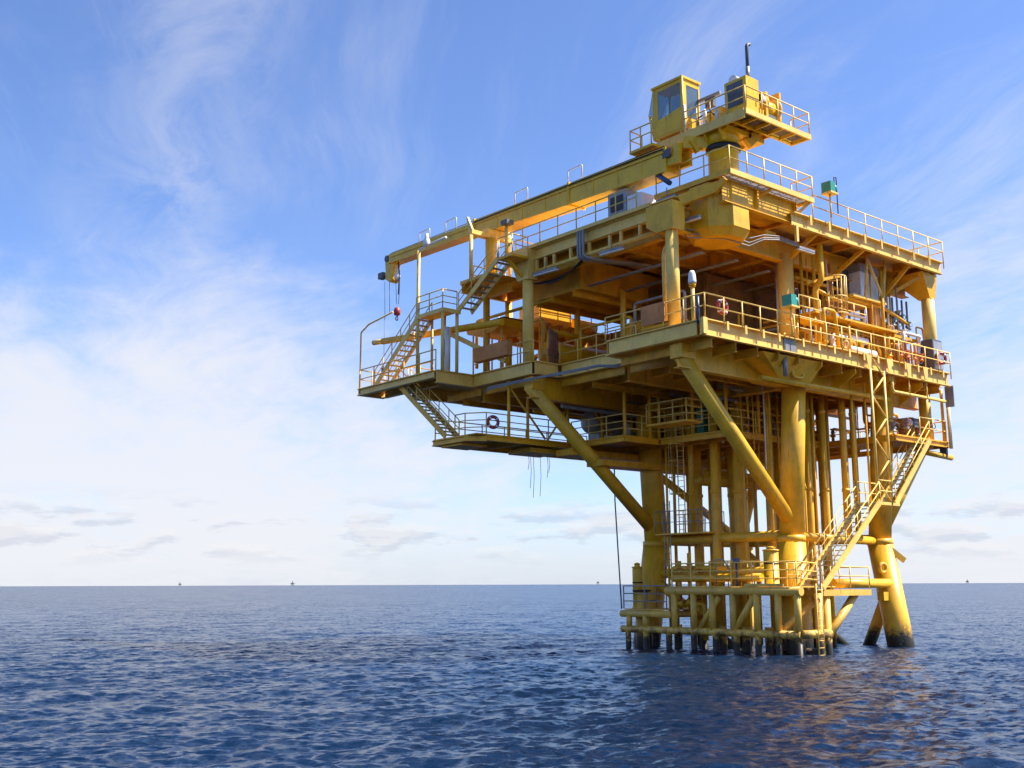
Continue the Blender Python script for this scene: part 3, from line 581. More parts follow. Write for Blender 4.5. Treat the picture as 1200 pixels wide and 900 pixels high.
# ---------------------------------------------------------------- upper deck
UZ = 21.5
U = thing('upper_deck', 'flat upper deck of yellow beams, with the crane on its near corner', 'deck', (11, 7, UZ))
for a, b in (((0.75, 4.1), (21.1, 14.9)), ((7.2, 0.1), (21.1, 4.08)), ((0.75, 2.2), (2.0, 4.08))): plate(U, a, b, UZ-0.01, m='fascia_yellow')
def ub(name, p, q, z, h, w, m='deck_yellow', tf=0.045): return MB().ibeam((p[0], p[1], z), (q[0], q[1], z), h, w, tf, 0.03).build(name, m, U, (p[0], p[1], z))
channel((7.1, 0.22), (21.2, 0.22), UZ, 0.70, 0.55, (0, -1, 0), 'fascia_yellow', U); ub('edge_beam', (21.1, 0.3), (21.1, 14.8), UZ, 0.62, 0.3, 'fascia_yellow')
Bx(U, 'edge_strip', (0.6, 3.7, UZ-0.16), (0.78, 14.8, UZ+0.02), 'fascia_yellow')
ub('edge_beam', (0.95, 3.6), (0.95, 13.4), UZ-0.17, 0.62, 0.3, 'fascia_yellow'); ub('edge_beam', (0.8, 14.85), (21.0, 14.85), UZ, 0.6, 0.3, 'fascia_yellow')
for y in (4.6, 5.9, 6.7, 8.2, 9.6, 10.9, 11.6, 12.3): Bx(U, 'stub_post', (0.82, y-0.07, 20.1), (0.96, y+0.07, 20.68), 'fascia_yellow')
T(U, 'edge_pipe', (0.85, 3.6, 20.03), (0.85, 13.2, 20.03), 0.10, 'fascia_yellow')
ub('girder', (1.7, 3.9), (1.7, 14.6), 21.42, 1.5, 0.4, 'under_yellow'); 
for y, z in ((2.25, 21.0), (12.65, 21.4)): ub('girder', (1.0, y), (20.8, y), z, 1.25, 0.45, 'deck_yellow')
ub('girder', (2.1, 7.4), (20.8, 7.4), 21.4, 1.0, 0.4, 'under_yellow')
for x in (9.25, 17.35):
    for y0, y1 in ((2.5, 7.2), (7.6, 12.4)): ub('girder', (x, y0), (x, y1), 21.4, 1.2, 0.4, 'under_yellow')
for x in (3.4, 5.2, 7.2, 11.2, 13.2, 15.2, 19.2, 20.6):
    for y0, y1 in ((0.35, 2.0), (2.5, 7.2), (7.6, 12.4), (12.9, 14.6)):
        if x < 7.2 and y0 < 1: continue
        if x < 7.0 and y0 < 3: y0 = 4.2
        ub('floor_beam', (x, y0), (x, y1), 21.43, 0.42, 0.2, 'under_yellow', 0.03)
for y in (5.0, 10.0, 13.8): ub('floor_beam', (2.0, y), (20.8, y), 20.98, 0.3, 0.2, 'under_yellow', 0.03)
# column heads
MB().hull8([(0.2, 1.85, 19.7), (0.95, 1.85, 19.7), (0.95, 2.9, 19.7), (0.2, 2.9, 19.7)], [(0.2, 1.85, 20.1), (1.05, 1.85, 20.1), (1.05, 3.55, 20.1), (0.2, 3.55, 20.1)]).box((0.2, 1.85, 20.1), (1.05, 3.55, 21.1)).build('column_head', 'deck_yellow', U, (0.6, 2.4, 20))
MB().hull8([(0.4, 12.5, 19.6), (1.1, 12.5, 19.6), (1.1, 13.4, 19.6), (0.4, 13.4, 19.6)], [(0.4, 12.5, 21.3), (1.1, 12.5, 21.3), (1.1, 14.2, 21.3), (0.4, 14.2, 21.3)]).build('column_head', 'fascia_yellow', U, (0.7, 13, 20))
MB().hull8([(20.5, 0.55, 19.4), (21.1, 0.55, 19.4), (21.1, 1.3, 19.4), (20.5, 1.3, 19.4)], [(19.6, 0.4, 20.8), (21.15, 0.4, 20.8), (21.15, 2.6, 20.8), (19.6, 2.6, 20.8)]).build('column_head', 'deck_yellow', U, (20.8, 0.9, 20))
for x in (9.25, 13.5, 18.0): Bm(U, 'knee_brace', (x, 2.2, 19.2 if x > 17 else 19.8), (x, 0.25, 20.85), 0.16, 0.2)
Bm(U, 'knee_brace', (17.9, 2.4, 19.1), (20.2, 0.4, 20.8), 0.16, 0.2); Bm(U, 'knee_brace', (19.0, 3.0, 19.6), (20.9, 2.5, 20.4), 0.12, 0.14)
for x in (8.4, 10.0, 11.6, 13.2, 14.8, 16.4, 18.0, 19.6): Bx(U, 'rail_bracket', (x-0.08, -0.09, UZ-0.45), (x+0.08, -0.055, UZ+0.06), 'fascia_yellow')
Bx(U, 'hanger_post', (7.25, 0.0, 20.0), (7.42, 0.14, 20.85), 'fascia_yellow')
rail(U, [(8.6, -0.07, UZ), (21.15, -0.07, UZ), (21.2, 6.0, UZ)], 1.2, 1.6, drop=0.4)
rail(U, [(0.68, 4.6, UZ), (0.68, 14.7, UZ)], 1.15, 1.5); rail(U, [(1.6, 14.9, UZ), (20.8, 14.9, UZ)], 1.1, 2.4)
# ------ crane module on the near corner
for p, q, z, h in (((2.1, 0.42), (7.6, 0.42), 22.15, 1.15), ((2.3, 1.0), (2.3, 4.4), 22.15, 0.7), ((5.4, 1.0), (5.4, 4.0), 22.1, 0.6)): ub('crane_girder', p, q, z, h, 0.35)
Bx(U, 'girder_stop', (7.61, 0.2, 21.15), (7.7, 1.0, 22.15)); Bx(U, 'girder_stop', (4.55, 0.24, 21.2), (4.66, 0.4, 22.1))
MB().box((1.9, -0.3, 22.17), (8.45, -0.17, 22.42)).build('walkway_edge', 'fascia_yellow', U); MB().box((1.86, -0.17, 22.17), (1.98, 4.5, 22.42)).build('walkway_edge', 'deck_yellow', U); MB().box((8.35, -0.17, 22.17), (8.45, 1.1, 22.42)).build('walkway_edge', 'fascia_yellow', U)
grating(U, (2.0, -0.16), (4.6, 0.62), 22.36, along='x'); grating(U, (4.66, -0.16), (8.33, 0.62), 22.36, along='x')
plate(U, (2.0, 0.65), (8.3, 4.4), 22.30, m='deck_yellow'); plate(U, (2.3, 0.95), (7.15, 4.05), 21.25, m='under_yellow')
Bm(U, 'walkway_bracket', (4.7, 0.7, 21.6), (5.1, -0.2, 22.18), 0.12, 0.12); Bm(U, 'walkway_bracket', (7.5, 0.6, 21.2), (8.3, -0.1, 22.2), 0.14, 0.16, 'fascia_yellow'); Bm(U, 'walkway_bracket', (2.1, 0.2, 22.1), (2.2, 2.7, 20.0), 0.22, 0.25)
rail(U, [(1.92, 4.4, 22.4), (1.92, -0.24, 22.4), (8.4, -0.24, 22.4), (8.4, 1.0, 22.4)], 1.15, 1.35, drop=0.2)
def octa(c, r, z): return [(c[0]+r*math.cos(math.pi/8+k_*math.pi/4), c[1]+r*math.sin(math.pi/8+k_*math.pi/4), z) for k_ in range(8)]
ob = MB(); rings_ = [octa((3.3, 1.7), 1.25, 19.55), octa((3.3, 1.7), 1.55, 19.95), octa((3.3, 1.7), 1.5, 22.12)]
ob.add([v for g_ in rings_ for v in g_], [tuple(range(8))[::-1], tuple(range(16, 24))]+[(k_*8+i_, k_*8+(i_+1) % 8, (k_+1)*8+(i_+1) % 8, (k_+1)*8+i_) for k_ in range(2) for i_ in range(8)]); ob.build('pedestal_base', 'deck_yellow', U, (3.25, 1.65, 20))
Bm(U, 'module_beam', (0.9, 2.0, 21.2), (2.3, 0.6, 21.9), 0.3, 0.5)
Bx(U, 'lifting_lug', (6.1, 1.0, 20.3), (6.9, 1.4, 20.6)); 

# ---------------------------------------------------------------- crane
K = thing('pedestal_crane', 'yellow pedestal crane with a long level box boom, cab and open machinery deck', 'crane', (3.4, 1.3, 21.3))
MB().lathe((3.4, 1.3, 21.3), [(0.95, 0), (0.95, 0.15), (0.74, 0.2), (0.74, 2.64), (0.8, 2.69)], 28).build('pedestal', 'crane_yellow', K)
MB().lathe((3.4, 1.3, 24.0), [(0.78, 0), (0.84, 0.02), (0.84, 0.28), (0.78, 0.3)], 28).build('slew_ring', 'black', K)
MB().lathe((3.4, 1.3, 24.31), [(0.8, 0), (0.8, 0.78)], 28).build('turntable', 'crane_yellow', K)
SZ = 25.3
# machinery deck: frame, grating strip on the right, plated middle, walkway to the cab
for (p, q, h, w) in (((2.35, -0.95), (7.45, -0.95), 0.26, 0.1), ((2.33, -0.9), (2.33, 5.3), 0.46, 0.1), ((7.4, -0.9), (7.4, 0.2), 0.24, 0.1), ((2.4, 0.15), (7.4, 0.15), 0.22, 0.12), ((4.0, 2.9), (4.0, 5.3), 0.22, 0.1), ((2.4, 5.25), (4.0, 5.25), 0.24, 0.1), ((2.4, 2.9), (5.6, 2.9), 0.24, 0.12), ((5.65, 0.2), (5.65, 2.9), 0.24, 0.1)):
    MB().beam((p[0], p[1], SZ-h/2), (q[0], q[1], SZ-h/2), w, h).build('deck_frame', 'fascia_yellow' if p[1] < -0.8 else 'crane_yellow', K)
for i in range(5):
    grating(K, (2.45+i*0.99, -0.88), (3.36+i*0.99, 0.06), SZ-0.01, 'grating_grey', 0.075, 'y')
    MB().beam((3.4+i*0.99, -0.9, SZ-0.12), (3.4+i*0.99, 0.1, SZ-0.12), 0.07, 0.22).build('deck_joist', 'crane_yellow', K)
MB().box((2.42, 0.22, SZ-0.04), (5.6, 2.85, SZ-0.01)).build('deck_plate', 'crane_yellow', K)
for x in (3.2, 4.1, 5.0): MB().beam((x, 0.22, SZ-0.13), (x, 2.84, SZ-0.13), 0.08, 0.18).build('deck_joist', 'crane_yellow', K)
MB().box((2.42, 2.98, SZ-0.05), (3.94, 5.18, SZ-0.02)).build('deck_plate', 'crane_yellow', K)
MB().beam((2.42, 4.1, SZ-0.12), (3.95, 4.1, SZ-0.12), 0.07, 0.14).build('deck_joist', 'fascia_yellow', K); MB().beam((3.2, 3.0, SZ-0.11), (3.2, 5.2, SZ-0.11), 0.06, 0.12).build('deck_joist', 'fascia_yellow', K)
MB().box((1.3, 4.0, SZ-0.55), (2.3, 5.6, SZ-0.42)).build('cab_step', 'crane_yellow', K); rail(K, [(1.33, 4.1, SZ-0.42), (1.33, 5.55, SZ-0.42), (2.25, 5.6, SZ-0.42)], 1.1, 0.75, levels=(1.0, 0.55))
# cab: shell of panels round real openings
cz0, cz1 = 25.55, 28.3; cx0, cx1 = 2.42, 3.75; cy0, cy1 = 2.95, 4.95
cab = MB(); 
cab.box((cx0+.03, cy0+.03, cz0), (cx1-.03, cy1-.03, cz0+0.1))
cab.prism([(cy0-.06, cz1-.02), (cy1+.05, cz1-.02), (cy1+.05, cz1+.1), (cy0-.06, cz1+.1)], 'x', cx0-.06, cx1+.06)
for (a, b) in (((cx0, cy0), (cx0+.1, cy0+.12)), ((cx1-.1, cy0), (cx1, cy0+.1)), ((cx0, cy1-.15), (cx0+.1, cy1)), ((cx1-.1, cy1-.1), (cx1, cy1))): cab.box((a[0], a[1], cz0+.1), (b[0], b[1], cz1-.02))
cab.prism([(cy0+.12, cz0+.1), (cy1-.15, cz0+.1), (cy1-.15, cz0+0.95), (cy0+.12, cz0+1.25)], 'x', cx0+.01, cx0+.05)      # left side below the window
cab.box((cx0+.01, cy0+.12, cz1-.22), (cx0+.05, cy1-.15, cz1-.02)); cab.box((cx0+.01, cy1-.35, cz0+0.95), (cx0+.05, cy1-.15, cz1-.22))
cab.box((cx1-.05, cy0+.1, cz0+.1), (cx1-.01, cy1-.1, cz0+1.3)); cab.box((cx0+.1, cy0+.01, cz0+.1), (cx0+.32, cy0+.05, cz1-.02)); cab.box((cx0+.32, cy0+.01, cz0+.1), (cx1-.1, cy0+.05, cz0+.75)); cab.box((cx0+.32, cy0+.01, cz1-.3), (cx1-.1, cy0+.05, cz1-.02))
cab.prism([(cy1-.02, cz0), (cy1+.02, cz0), (cy1+.34, cz0+1.5), (cy1+.3, cz0+1.5)], 'x', cx0+.02, cx1-.02)
cb = cab.build('cab', 'crane_yellow', K, (cx0, cy0, cz0))
MB().box((cx0+.02, cy0+.12, cz0+0.9), (cx0+.04, cy1-.35, cz1-.22)).build('window', 'glass', cb); MB().box((cx0+.32, cy0+.02, cz0+.75), (cx1-.1, cy0+.04, cz1-.3)).build('window', 'glass', cb)
MB().box((cx1-.04, cy0+.1, cz0+1.3), (cx1-.02, cy1-.1, cz1-.02)).build('window', 'glass', cb); MB().prism([(cy1+.32, cz0+1.5), (cy1+.34, cz0+1.5), (cy1+.02, cz1), (cy1, cz1)], 'x', cx0+.05, cx1-.05).build('window', 'glass', cb)
MB().box((2.8, 3.6, cz0+.1), (3.25, 4.1, cz0+.6)).box((2.8, 3.52, cz0+.55), (3.25, 3.66, cz0+1.35)).build('seat', 'black', cb); MB().box((2.6, 4.35, cz0+.1), (3.4, 4.6, cz0+.9)).build('console', 'dark_grey', cb)
MB().tube((cx0-.02, cy0-.04, cz0+.1), (cx0-.02, cy0-.04, cz1), 0.05, n=8).build('grab_bar', 'rail_yellow', cb)
for (x, y) in ((2.5, 3.1), (3.5, 3.1), (2.5, 4.6), (3.5, 4.6)): Bx(K, 'cab_mount', (x-.08, y-.08, SZ-.01), (x+.08, y+.08, cz0))
Bx(K, 'lamp_housing', (2.75, 2.75, SZ+0.05), (3.3, 2.95, SZ+0.35), 'white')
# engine house and winch gear
MB().box((2.75, -0.75, SZ+0.35), (3.7, 0.55, SZ+1.85)).build('engine_house', 'crane_yellow', K); MB().box((2.6, -0.85, SZ-0.01), (3.9, 0.7, SZ+0.35)).build('engine_bed', 'crane_yellow', K)
MB().box((2.735, -0.55, SZ+0.5), (2.76, 0.42, SZ+1.7)).build('louvre_panel', 'dark_grey', K)
MB().tube((2.95, 0.2, SZ+2.0), (3.7, 0.2, SZ+2.0), 0.24, n=16).build('air_cleaner', 'white', K)
PP(K, 'exhaust_stack', [(3.25, -0.5, SZ+1.8), (3.25, -0.5, SZ+3.65), (3.5, -0.5, SZ+3.75)], 0.085, 'dark_grey', 10); MB().tube((3.25, -0.5, SZ+1.8), (3.25, -0.5, SZ+2.5), 0.1, n=10).build('stack_sleeve', 'steel_grey', K)
Bx(K, 'winch_frame', (4.3, -0.7, SZ), (4.45, 0.6, SZ+1.5)); MB().tube((4.5, -0.1, SZ+0.95), (5.5, -0.1, SZ+0.95), 0.42, n=18).build('winch_drum', 'crane_yellow', K); MB().lathe((4.5, -0.1, SZ+0.95), [(0.62, 0), (0.62, 0.06)], 20, (1, 0, 0)).build('drum_flange', 'rail_yellow', K); MB().lathe((5.5, -0.1, SZ+0.95), [(0.62, 0), (0.62, 0.06)], 20, (1, 0, 0)).build('drum_flange', 'rail_yellow', K)
MB().tube((3.95, -0.5, SZ+1.1), (4.3, -0.5, SZ+1.1), 0.22, n=14).lathe((3.95, -0.5, SZ+1.1), [(0.3, 0), (0.3, .05)], 14, (1, 0, 0)).build('winch_motor', 'white', K)
Bx(K, 'valve_block', (4.0, -0.6, SZ+0.05), (5.2, -0.3, SZ+0.45), 'dark_grey'); MB().tube((4.7, 0.1, SZ+1.65), (5.3, 0.1, SZ+1.65), 0.25, n=14).build('gearbox', 'orange', K)
Bx(K, 'control_cabinet', (3.9, 1.8, SZ), (4.5, 2.2, SZ+1.5), 'tank_grey'); Bx(K, 'winch_frame', (5.65, -0.5, SZ), (5.78, 0.3, SZ+1.9)); PP(K, 'hose', [(4.2, 0.9, SZ+.2), (4.4, 0.5, SZ+1.5), (4.9, 0.4, SZ+1.6), (5.2, .5, SZ+.3)], 0.04, 'black')
rail(K, [(2.4, 1.2, SZ), (2.4, -0.93, SZ), (7.4, -0.93, SZ), (7.4, 0.15, SZ)], 1.15, 1.15, levels=(1.0, 0.52)); rail(K, [(3.95, 2.95, SZ), (3.95, 5.2, SZ)], 1.1, 1.1)
rail(K, [(2.4, 1.2, SZ), (2.4, 2.9, SZ)], 1.1, 0.85, levels=(1.0, 0.66, 0.33)); Bx(K, 'light_bar', (3.55, 1.5, SZ+1.95), (3.68, 2.98, SZ+2.1), 'steel_grey'); Bx(K, 'floodlight', (3.5, 1.9, SZ+1.45), (3.75, 2.4, SZ+1.93), 'dark_grey')
# A-frame and brackets under the deck
for y in (2.2, 2.9): Bm(K, 'boom_bracket', (2.2, y, 24.3), (3.2, y-.4, 25.0), 0.25, 0.7, 'crane_yellow')
Bx(K, 'boom_foot', (1.55, 2.5, 23.5), (1.75, 3.6, 24.5), 'crane_yellow'); Bx(K, 'boom_foot', (2.3, 2.5, 23.5), (2.5, 3.6, 24.5), 'crane_yellow'); Bm(K, 'boom_foot', (2.1, 2.7, 24.6), (3.0, 1.6, 24.5), 0.5, 0.6, 'crane_yellow'); MB().tube((1.45, 3.1, 24.2), (2.7, 3.1, 24.2), 0.22, n=14).build('foot_pin', 'orange', K)
for (x, y) in ((4.4, 0.6), (4.6, 1.6)): MB().beam((x, y, 24.55), (x+0.5, y-.2, 25.05), 0.3, 0.5).build('deck_bracket', 'crane_yellow', K)
Bx(K, 'under_box', (4.3, 0.4, 24.75), (5.5, 1.6, 25.0), 'crane_yellow')
MB().box((1.42, 3.0, 23.9), (1.54, 3.5, 24.3)).build('junction_box', 'dark_grey', K); T(K, 'luffing_cylinder', (1.6, 3.2, 22.6), (1.7, 4.2, 23.4), 0.13, 'blue')
Bx(K, 'slew_frame', (2.6, 0.4, 24.8), (4.5, 2.9, 25.04), 'crane_yellow')
for y in (0.7, 1.6, 2.5): Bm(K, 'slew_gusset', (2.55, y, 25.0), (2.9, y, 24.45), 0.08, 0.5, 'crane_yellow')
Bx(K, 'fuel_tank', (3.0, 0.9, SZ), (3.8, 2.0, SZ+0.9), 'crane_yellow'); Bx(K, 'breather_box', (3.9, 2.35, SZ), (4.3, 2.8, SZ+1.1), 'white'); T(K, 'handrail_gate', (2.45, 2.85, SZ), (2.45, 2.85, SZ+1.5), 0.05, 'white'); PP(K, 'hose', [(2.6, 2.2, SZ), (2.6, 2.1, SZ+.6), (2.8, 1.5, SZ+.8), (3.0, 1.2, SZ+.4)], 0.035, 'black')
for (x, y, h) in ((2.6, 1.7, .9), (2.75, 2.3, .6), (2.6, 0.95, .7)): MB().lathe((x, y, SZ), [(0.1, 0), (0.1, h*.8), (0.05, h)], 10).build('filter_bottle', 'white', K)
# boom: tapered box in two sections with flange joints
def boomsec(y0, y1, b0, b1, t0, t1, x0, x1, name):
    return MB().hull8([(x0, y0, b0), (x1, y0, b0), (x1, y1, b1), (x0, y1, b1)], [(x0, y0, t0), (x1, y0, t0), (x1, y1, t1), (x0, y1, t1)]).build(name, 'crane_yellow', K, (x0, y0, b0))
boom = boomsec(3.3, 10.3, 23.22, 23.42, 24.48, 24.60, 1.45, 2.55, 'boom_section'); boom2 = boomsec(10.32, 18.6, 23.42, 23.75, 24.60, 24.72, 1.45, 2.55, 'boom_section'); boom3 = boomsec(18.62, 28.0, 23.98, 24.2, 24.68, 24.84, 1.6, 2.4, 'boom_section')
for y, b, tt in ((10.3, 23.38, 24.66), (18.6, 23.72, 24.78)): MB().box((1.38, y-0.06, b-.03), (2.62, y+0.06, tt)).build('flange_joint', 'crane_yellow', K)
MB().beam((1.40, 3.4, 24.2), (1.40, 18.5, 24.42), 0.05, 0.07).build('boom_stiffener', 'crane_yellow', K); MB().beam((1.56, 18.7, 24.4), (1.56, 27.8, 24.58), 0.05, 0.06).build('boom_stiffener', 'crane_yellow', K)
MB().path([(1.38, 3.4, 24.38), (1.38, 10.4, 24.48), (1.38, 18.6, 24.55)], 0.035, 6).build('hydraulic_line', 'black', K)
MB().path([(1.7, 3.6, 24.66), (1.7, 12.0, 24.74), (1.8, 28.0, 24.95)], 0.025, 5).build('hoist_rope', 'black', K)
for y in (4.9, 6.6, 8.4, 12.2, 14.2, 16.4): MB().box((1.425, y-.02, 23.5), (1.449, y+.02, 24.46)).build('boom_rib', 'crane_yellow', K)
for y in (9.4, 13.9, 20.6, 23.4): PP(K, 'grab_hoop', [(1.6, y, 24.7), (1.6, y, 25.45), (1.6, y+1.1, 25.4), (1.6, y+1.1, 24.75)], 0.035, 'white', 6)
MB().prism([(27.6, 24.82), (28.4, 24.86), (28.6, 24.55), (28.45, 23.2), (28.05, 22.95), (27.8, 23.1), (27.7, 24.0)], 'x', 1.7, 2.3).build('boom_nose', 'crane_yellow', K); MB().tube((1.62, 28.35, 24.62), (2.38, 28.35, 24.62), 0.22, n=16).build('head_sheave', 'dark_grey', K)
MB().box((1.7, 28.9, 23.45), (2.1, 29.45, 23.85)).build('floodlight', 'dark_grey', K); MB().box((1.85, 28.4, 23.5), (1.95, 28.9, 23.6)).build('lamp_arm', 'dark_grey', K)
MB().lathe((1.95, 27.5, 23.0), [(0.1, 0), (0.2, 0.1), (0.2, 0.35), (0.08, 0.5), (0.05, 1.0)], 12).build('warning_lamp', 'white', K)
PP(K, 'hose', [(1.7, 27.0, 24.1), (1.7, 26.9, 23.3), (1.7, 26.9, 22.6), (1.75, 27.0, 21.9)], 0.05, 'black')
for (x, y, z0) in ((1.9, 28.9, 20.6), (2.0, 28.5, 21.0), (1.9, 27.6, 21.4), (2.05, 27.3, 21.4)): MB().tube((x, y, 23.2), (x, y-0.1 if y > 28 else 27.45, z0), 0.018, n=5).build('hoist_rope', 'black', K)
HB = MB().lathe((1.95, 27.45, 20.6), [(0.08, 0), (0.2, 0.06), (0.23, 0.3), (0.18, 0.5), (0.06, 0.58)], 14).build('hook_block', 'red', K); MB().torus((1.95, 27.45, 20.42), (1, 0.2, 0), 0.12, 0.04, 14, 6, 0.6, 5.6).build('hook', 'dark_grey', HB)
MB().tube((1.9, 28.85, 17.4), (1.9, 28.85, 20.7), 0.015, n=5).lathe((1.9, 28.85, 17.0), [(.05, 0), (.16, .1), (.16, .3), (.05, .4)], 10).build('auxiliary_hook', 'dark_grey', K)

# boom rest
r_ = thing('boom_rest', 'yellow goal-post rest standing under the crane boom', 'boom rest', (1.3, 16.9, 20.4))
T(r_, 'post', (1.35, 16.9, 20.4), (1.35, 16.9, 23.1), 0.32, 'deck_yellow', n=18); Bx(r_, 'crossbar', (-0.15, 16.75, 23.1), (2.85, 17.1, 23.35), 'rail_yellow')
for x, z in ((-0.1, 20.2), (2.75, 20.2)): T(r_, 'side_post', (x, 16.9, z), (x, 16.9, 23.15), 0.11, 'rail_yellow')
for x in (-0.15, 2.72): MB().prism([(16.75, 23.35), (17.1, 23.35), (17.3, 24.2), (17.2, 24.2)], 'x', x, x+0.12).build('guide_horn', 'rail_yellow', r_)
Bx(r_, 'saddle', (0.9, 16.7, 23.35), (2.6, 17.15, 23.62), 'rail_yellow')
Bx(U, 'rest_deck', (-0.35, 14.95, 20.2), (3.1, 17.6, 20.38), 'deck_yellow'); ub('rest_beam', (-0.3, 17.5), (3.1, 17.5), 20.2, 0.5, 0.25); ub('rest_beam', (1.35, 15.0), (1.35, 17.3), 20.2, 0.6, 0.3); ub('rest_beam', (2.9, 15.0), (2.9, 17.3), 20.2, 0.6, 0.25)
T(U, 'rest_leg', (1.35, 17.3, 15.0), (1.35, 17.3, 19.7), 0.2, 'deck_yellow'); T(U, 'rest_leg', (3.0, 17.3, 15.0), (3.0, 17.3, 19.7), 0.2, 'deck_yellow')
rail(U, [(0.6, 17.6, 20.4), (3.0, 17.6, 20.4), (3.0, 15.1, 20.4)], 1.1, 1.2)

# ---------------------------------------------------------------- staircases and landings
stairs('staircase', 'open staircase with dark treads rising from the far left end of the main deck', (-1.75, 24.2, 15.02), (-1.75, 19.7, 18.5), (1, 0, 0), 0.95)
stairs('staircase', 'short upper flight from the corner landing up to the crane boom rest', (-0.75, 17.2, 18.55), (-0.75, 13.7, 20.75), (1, 0, 0), 0.9)
Bx(U, 'stair_head', (-0.8, 12.4, 20.65), (0.4, 13.65, 20.78), 'deck_yellow'); rail(U, [(-0.75, 13.6, 20.78), (-0.75, 12.45, 20.78), (0.35, 12.45, 20.78)], 1.1, 0.8); Bm(U, 'stair_head_bracket', (-0.6, 13.0, 20.6), (0.6, 13.0, 19.7), 0.14, 0.16)
stairs('staircase', 'staircase dropping under the left end of the main deck to the cellar walkway', (-0.9, 16.9, 11.25), (-0.9, 21.6, 14.8), (-1, 0, 0), 0.9, m='deck_yellow')
stairs('staircase', 'sunlit staircase from the boat landing up to the half landing at the right leg', (7.9, 0.0, 3.1), (13.2, 0.0, 7.4), (0, 1, 0), 1.25)
stairs('staircase', 'sunlit upper staircase from the half landing to the cellar deck beside the right leg', (15.0, 0.2, 7.4), (18.8, 0.2, 11.05), (0, 1, 0), 0.9)
sl_ = thing('stair_landing', 'small railed landing between the two left-hand flights of stairs', 'landing', (-1.2, 18.4, 18.4))
Bx(sl_, 'floor_plate', (-1.9, 17.1, 18.42), (-0.75, 19.75, 18.5), 'deck_yellow'); Bx(sl_, 'edge_channel', (-1.95, 17.05, 18.3), (-0.7, 17.1, 18.52), 'fascia_yellow'); Bx(sl_, 'edge_channel', (-1.95, 17.11, 18.3), (-1.9, 19.8, 18.52), 'fascia_yellow')
for (x, y, r) in ((-1.85, 17.2, 0.10), (-0.85, 17.2, 0.10), (-0.85, 19.6, 0.08), (-0.8, 18.4, 0.06)): T(sl_, 'leg', (x, y, 15.0), (x, y, 18.42), r, 'fascia_yellow', n=10)
rail(sl_, [(-1.9, 19.7, 18.5), (-1.9, 17.15, 18.5), (-0.9, 17.15, 18.5)], 1.1, 1.2, levels=(1.0, 0.66, 0.33))
hl = thing('half_landing', 'small railed half landing hung on lattice posts beside the right leg', 'landing', (14.0, 0.6, 7.3))
Bx(hl, 'floor_plate', (13.0, 0.05, 7.25), (15.1, 1.35, 7.4), 'fascia_yellow')
for y in (0.08,):
    for x in (13.15, 14.4): T(hl, 'lattice_post', (x, y, 7.3), (x, y, 14.3), 0.075, 'fascia_yellow', n=8)
    zz_ = 7.4; s_ = 0
    while zz_ < 14.0:
        a, b = (13.15, 14.4) if s_ else (14.4, 13.15); T(hl, 'lattice_brace', (a, y, zz_), (b, y, zz_+1.1), 0.05, 'fascia_yellow', n=6); zz_ += 1.1; s_ = 1-s_
for x in (13.15, 14.4): T(hl, 'lattice_post', (x, 1.3, 7.3), (x, 1.3, 14.2), 0.06, 'deck_yellow', n=8)
for z_ in (7.95, 8.5): T(hl, 'hand_bar', (13.15, 0.05, z_), (14.4, 0.05, z_), 0.035, 'rail_yellow', n=6)
rail(hl, [(13.0, 1.33, 7.4), (15.0, 1.33, 7.4)], 1.1, 1.0)
ladder('caged_ladder', 'caged ladder between the two left legs, under the cellar walkway', (8.3, 9.0, 5.9), 6.4, (0, 1, 0), (-1, 0, 0), True, 'rail_yellow', 'ladders')
ladder('ladder', 'thin ladder from the boat landing up to the brace at the left leg', (8.4, 10.2, 3.0), 4.8, (0, 1, 0), (-1, 0, 0), False, 'steel_grey', 'ladders')
bp = thing('brace_platform', 'small railed platform resting on the brace between the left legs', 'platform', (9.0, 9.4, 5.97)); Bx(bp, 'floor_plate', (8.3, 7.3, 5.95), (9.9, 11.0, 6.03), 'deck_yellow'); rail(bp, [(8.32, 11.0, 6.03), (8.32, 7.4, 6.03)], 1.2, 0.55, 'steel_grey', levels=(1.0, 0.5), r=0.025); rail(bp, [(9.85, 7.4, 6.03), (9.85, 10.9, 6.03)], 1.1, 0.7, 'steel_grey', levels=(1.0, 0.5), r=0.025)
# ---------------------------------------------------------------- equipment on the upper deck
t = thing('generator_box', 'grey generator housing with a dark louvre on the upper deck under the boom', 'generator', (2.0, 6.3, UZ))
MB().box((1.5, 6.1, UZ+0.45), (3.0, 7.4, UZ+1.65)).build('housing', 'tank_grey', t); MB().box((1.47, 6.3, UZ+0.6), (1.49, 7.2, UZ+1.4)).build('louvre', 'black', t); MB().box((1.5, 5.1, UZ), (3.0, 7.4, UZ+0.43)).build('skid', 'steel_grey', t); MB().tube((2.2, 6.8, UZ+1.65), (2.2, 6.8, UZ+1.9), 0.12).build('vent', 'black', t)
Bx(t, 'side_cover', (1.55, 5.1, UZ+0.44), (2.9, 6.08, UZ+1.2), 'white')
def lantern(label, x, y, z, hpost):
    t = thing('navigation_lantern', label, 'lantern', (x, y, z), 'green lanterns on the right-hand rails')
    T(t, 'post', (x, y, z), (x, y, z+hpost), 0.05, 'rail_yellow', n=8)
    MB().box((x-.32, y-.3, z+hpost), (x+.32, y+.3, z+hpost+0.08)).build('bracket', 'rail_yellow', t)
    MB().box((x-.3, y-.28, z+hpost+.08), (x+.12, y+.28, z+hpost+0.62)).lathe((x+.12, y, z+hpost+.35), [(0.27, 0), (0.27, 0.2), (0.2, 0.27)], 16, (1, 0, 0)).build('housing', 'green', t)
    PP(t, 'cable', [(x+.3, y-.1, z+hpost+.5), (x+.3, y-.1, z+hpost+1.0), (x+.5, y-.1, z+hpost+1.0), (x+.5, y-.1, z+.3)], 0.03, 'black', 6)
